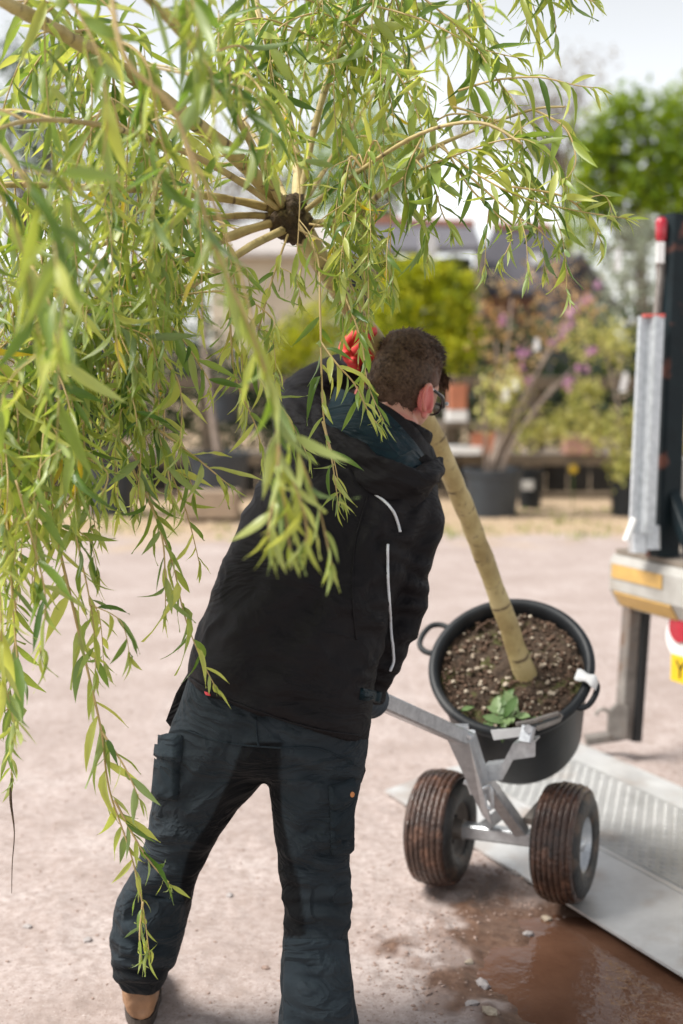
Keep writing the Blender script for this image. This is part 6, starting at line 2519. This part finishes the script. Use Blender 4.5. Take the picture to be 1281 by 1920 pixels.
# cream variegated shrub on a stem
crs = thing('variegated_shrub', 'cream and yellow variegated shrub left of the lorry channel', 'shrub', c2 + V(0, 0, h2 * 0.9))
b0 = c2 + V(0, 0, h2 * 0.88)
for tx, ty in [(1100, 740), (1080, 820), (1130, 640), (1180, 800), (1150, 760)]:
    tpt = P(tx, ty, 13.5)
    link('stem', *tube([b0, lerp(b0, tpt, 0.5) + V(*br.normal(0, 0.03, 3)), tpt], [0.02, 0.014, 0.006], 7, 4)[:2], M['palebark'], crs)
crown('crown', crs, M['f_cream'], [B(1110, 630, 13.6, 130, 90), B(1160, 650, 13.6, 100, 100), B(1080, 790, 13.5, 80, 70), B(1130, 810, 13.5, 130, 80), B(1180, 800, 13.5, 90, 90), B(1170, 870, 13.4, 60, 60), B(1260, 660, 13.6, 90, 110), B(1265, 800, 13.6, 80, 100), B(1100, 735, 13.6, 60, 50)], 1300, 0.035, (8, 0.05), 0.15)
for i, (px, py) in enumerate([(1172, 722), (1168, 735), (948, 752), (965, 732), (1006, 658), (1158, 510)]):
    q = P(px, py, 13.1)
    mb = MB()
    hh = 0.12 if px != 1158 else 0.22
    mb.prism([q + V(-0.03, 0, 0), q + V(0.03, 0, 0.01), q + V(0.02, 0, hh), q + V(-0.015, 0, hh * 0.95)], V(0, 0.006, 0))
    par = cer if px < 1050 else crs
    o = mb.build('label_tag', M['white'], par)
# slim tree in the big grey tub
sl = thing('young_tree', 'slim staked young tree in the big grey tub, hidden by willow leaves', 'tree', c3 + V(0, 0, h3 * 0.9))
tpt = P(372, 520, 13.4)
link('trunk', *tube([c3 + V(0, 0, h3 * 0.88), lerp(c3, tpt, 0.5), tpt], [0.035, 0.03, 0.02], 8, 4)[:2], M['palebark'], sl)
crown('crown', sl, M['f_green'], [B(372, 470, 13.4, 130, 120), B(330, 520, 13.4, 90, 80), B(410, 530, 13.4, 90, 90)], 500, 0.04, (8, 0.06), 0.2)
bush('leafy_shrub', 'dark green shrub in the dark tub at the left', c4 and 200, 13.45, [B(200, 800, 13.45, 120, 110), B(160, 760, 13.45, 90, 90), B(245, 770, 13.45, 90, 90)], M['f_dark'], 2600, 0.035, (10, 0.06))
# small things at the foot of the staging
yf_ = thing('yellow_flower', 'single yellow flower low in front of the staging', 'flower', P(1075, 960, 13.6) * 1.0)
q = P(1075, 880, 14.2)
link('stem', *tube([V(q.x, q.y, 0), q], [0.006, 0.004], 6)[:2], M['f_green'], yf_)
mb = MB()
for k in range(8):
    a = k * math.pi / 4
    mb.prism([q, q + V(0.035 * math.cos(a - 0.3), 0, 0.035 * math.sin(a - 0.3)), q + V(0.055 * math.cos(a), -0.01, 0.055 * math.sin(a)), q + V(0.035 * math.cos(a + 0.3), 0, 0.035 * math.sin(a + 0.3))], V(0, -0.006, 0))
link('petals', mb.v, mb.f, M['yellow'], yf_)
yf_.location = V(q.x, q.y, 0)
for ch_ in yf_.children:
    ch_.location = ORG[ch_.name] - V(q.x, q.y, 0)
# tufts of grass on the verge
v_, f_, t_ = [], [], []
k = 0
for i in range(60):
    px, py = br.uniform(760, 1190), br.uniform(955, 1010)
    if br.random() < 0.35:
        px = br.uniform(180, 440)
    g = G(px, py)
    for j in range(9):
        a = br.random() * 6.283
        hgt = br.uniform(0.02, 0.07)
        c_ = np.array([g.x + br.normal(0, 0.07), g.y + br.normal(0, 0.07), hz(g.x, g.y)])
        d_ = np.array([math.cos(a), math.sin(a), 0]) * 0.010
        l_ = np.array([br.normal(0, 0.02), br.normal(0, 0.02), hgt])
        v_ += [c_ - d_, c_ + d_, c_ + l_]
        f_.append((k, k + 1, k + 2))
        t_ += [br.random()] * 3
        k += 3
o = link('grass', v_, f_, M['f_grass'], smooth=False, attrs={'tint': t_})
tag(o, 'short grass tufts along the tan gravel verge', 'grass', kind='stuff')
# gravel chippings on the verge
v_, f_ = [], []
for i in range(2600):
    px, py = br.uniform(-100, 1400), br.uniform(925, 1000)
    g = G(px, py)
    vs, fs = rock((g.x, g.y, 0.0), br.uniform(0.008, 0.026), i)
    bb = len(v_)
    v_ += vs.tolist()
    f_ += [tuple(k + bb for k in t) for t in fs]
tag(link('verge_gravel', v_, f_, mat('tan_chippings', (0.50, 0.39, 0.26), (0.34, 0.25, 0.17), 6, 0.9), smooth=False), 'tan gravel chippings along the verge in front of the staging', 'gravel', kind='stuff')
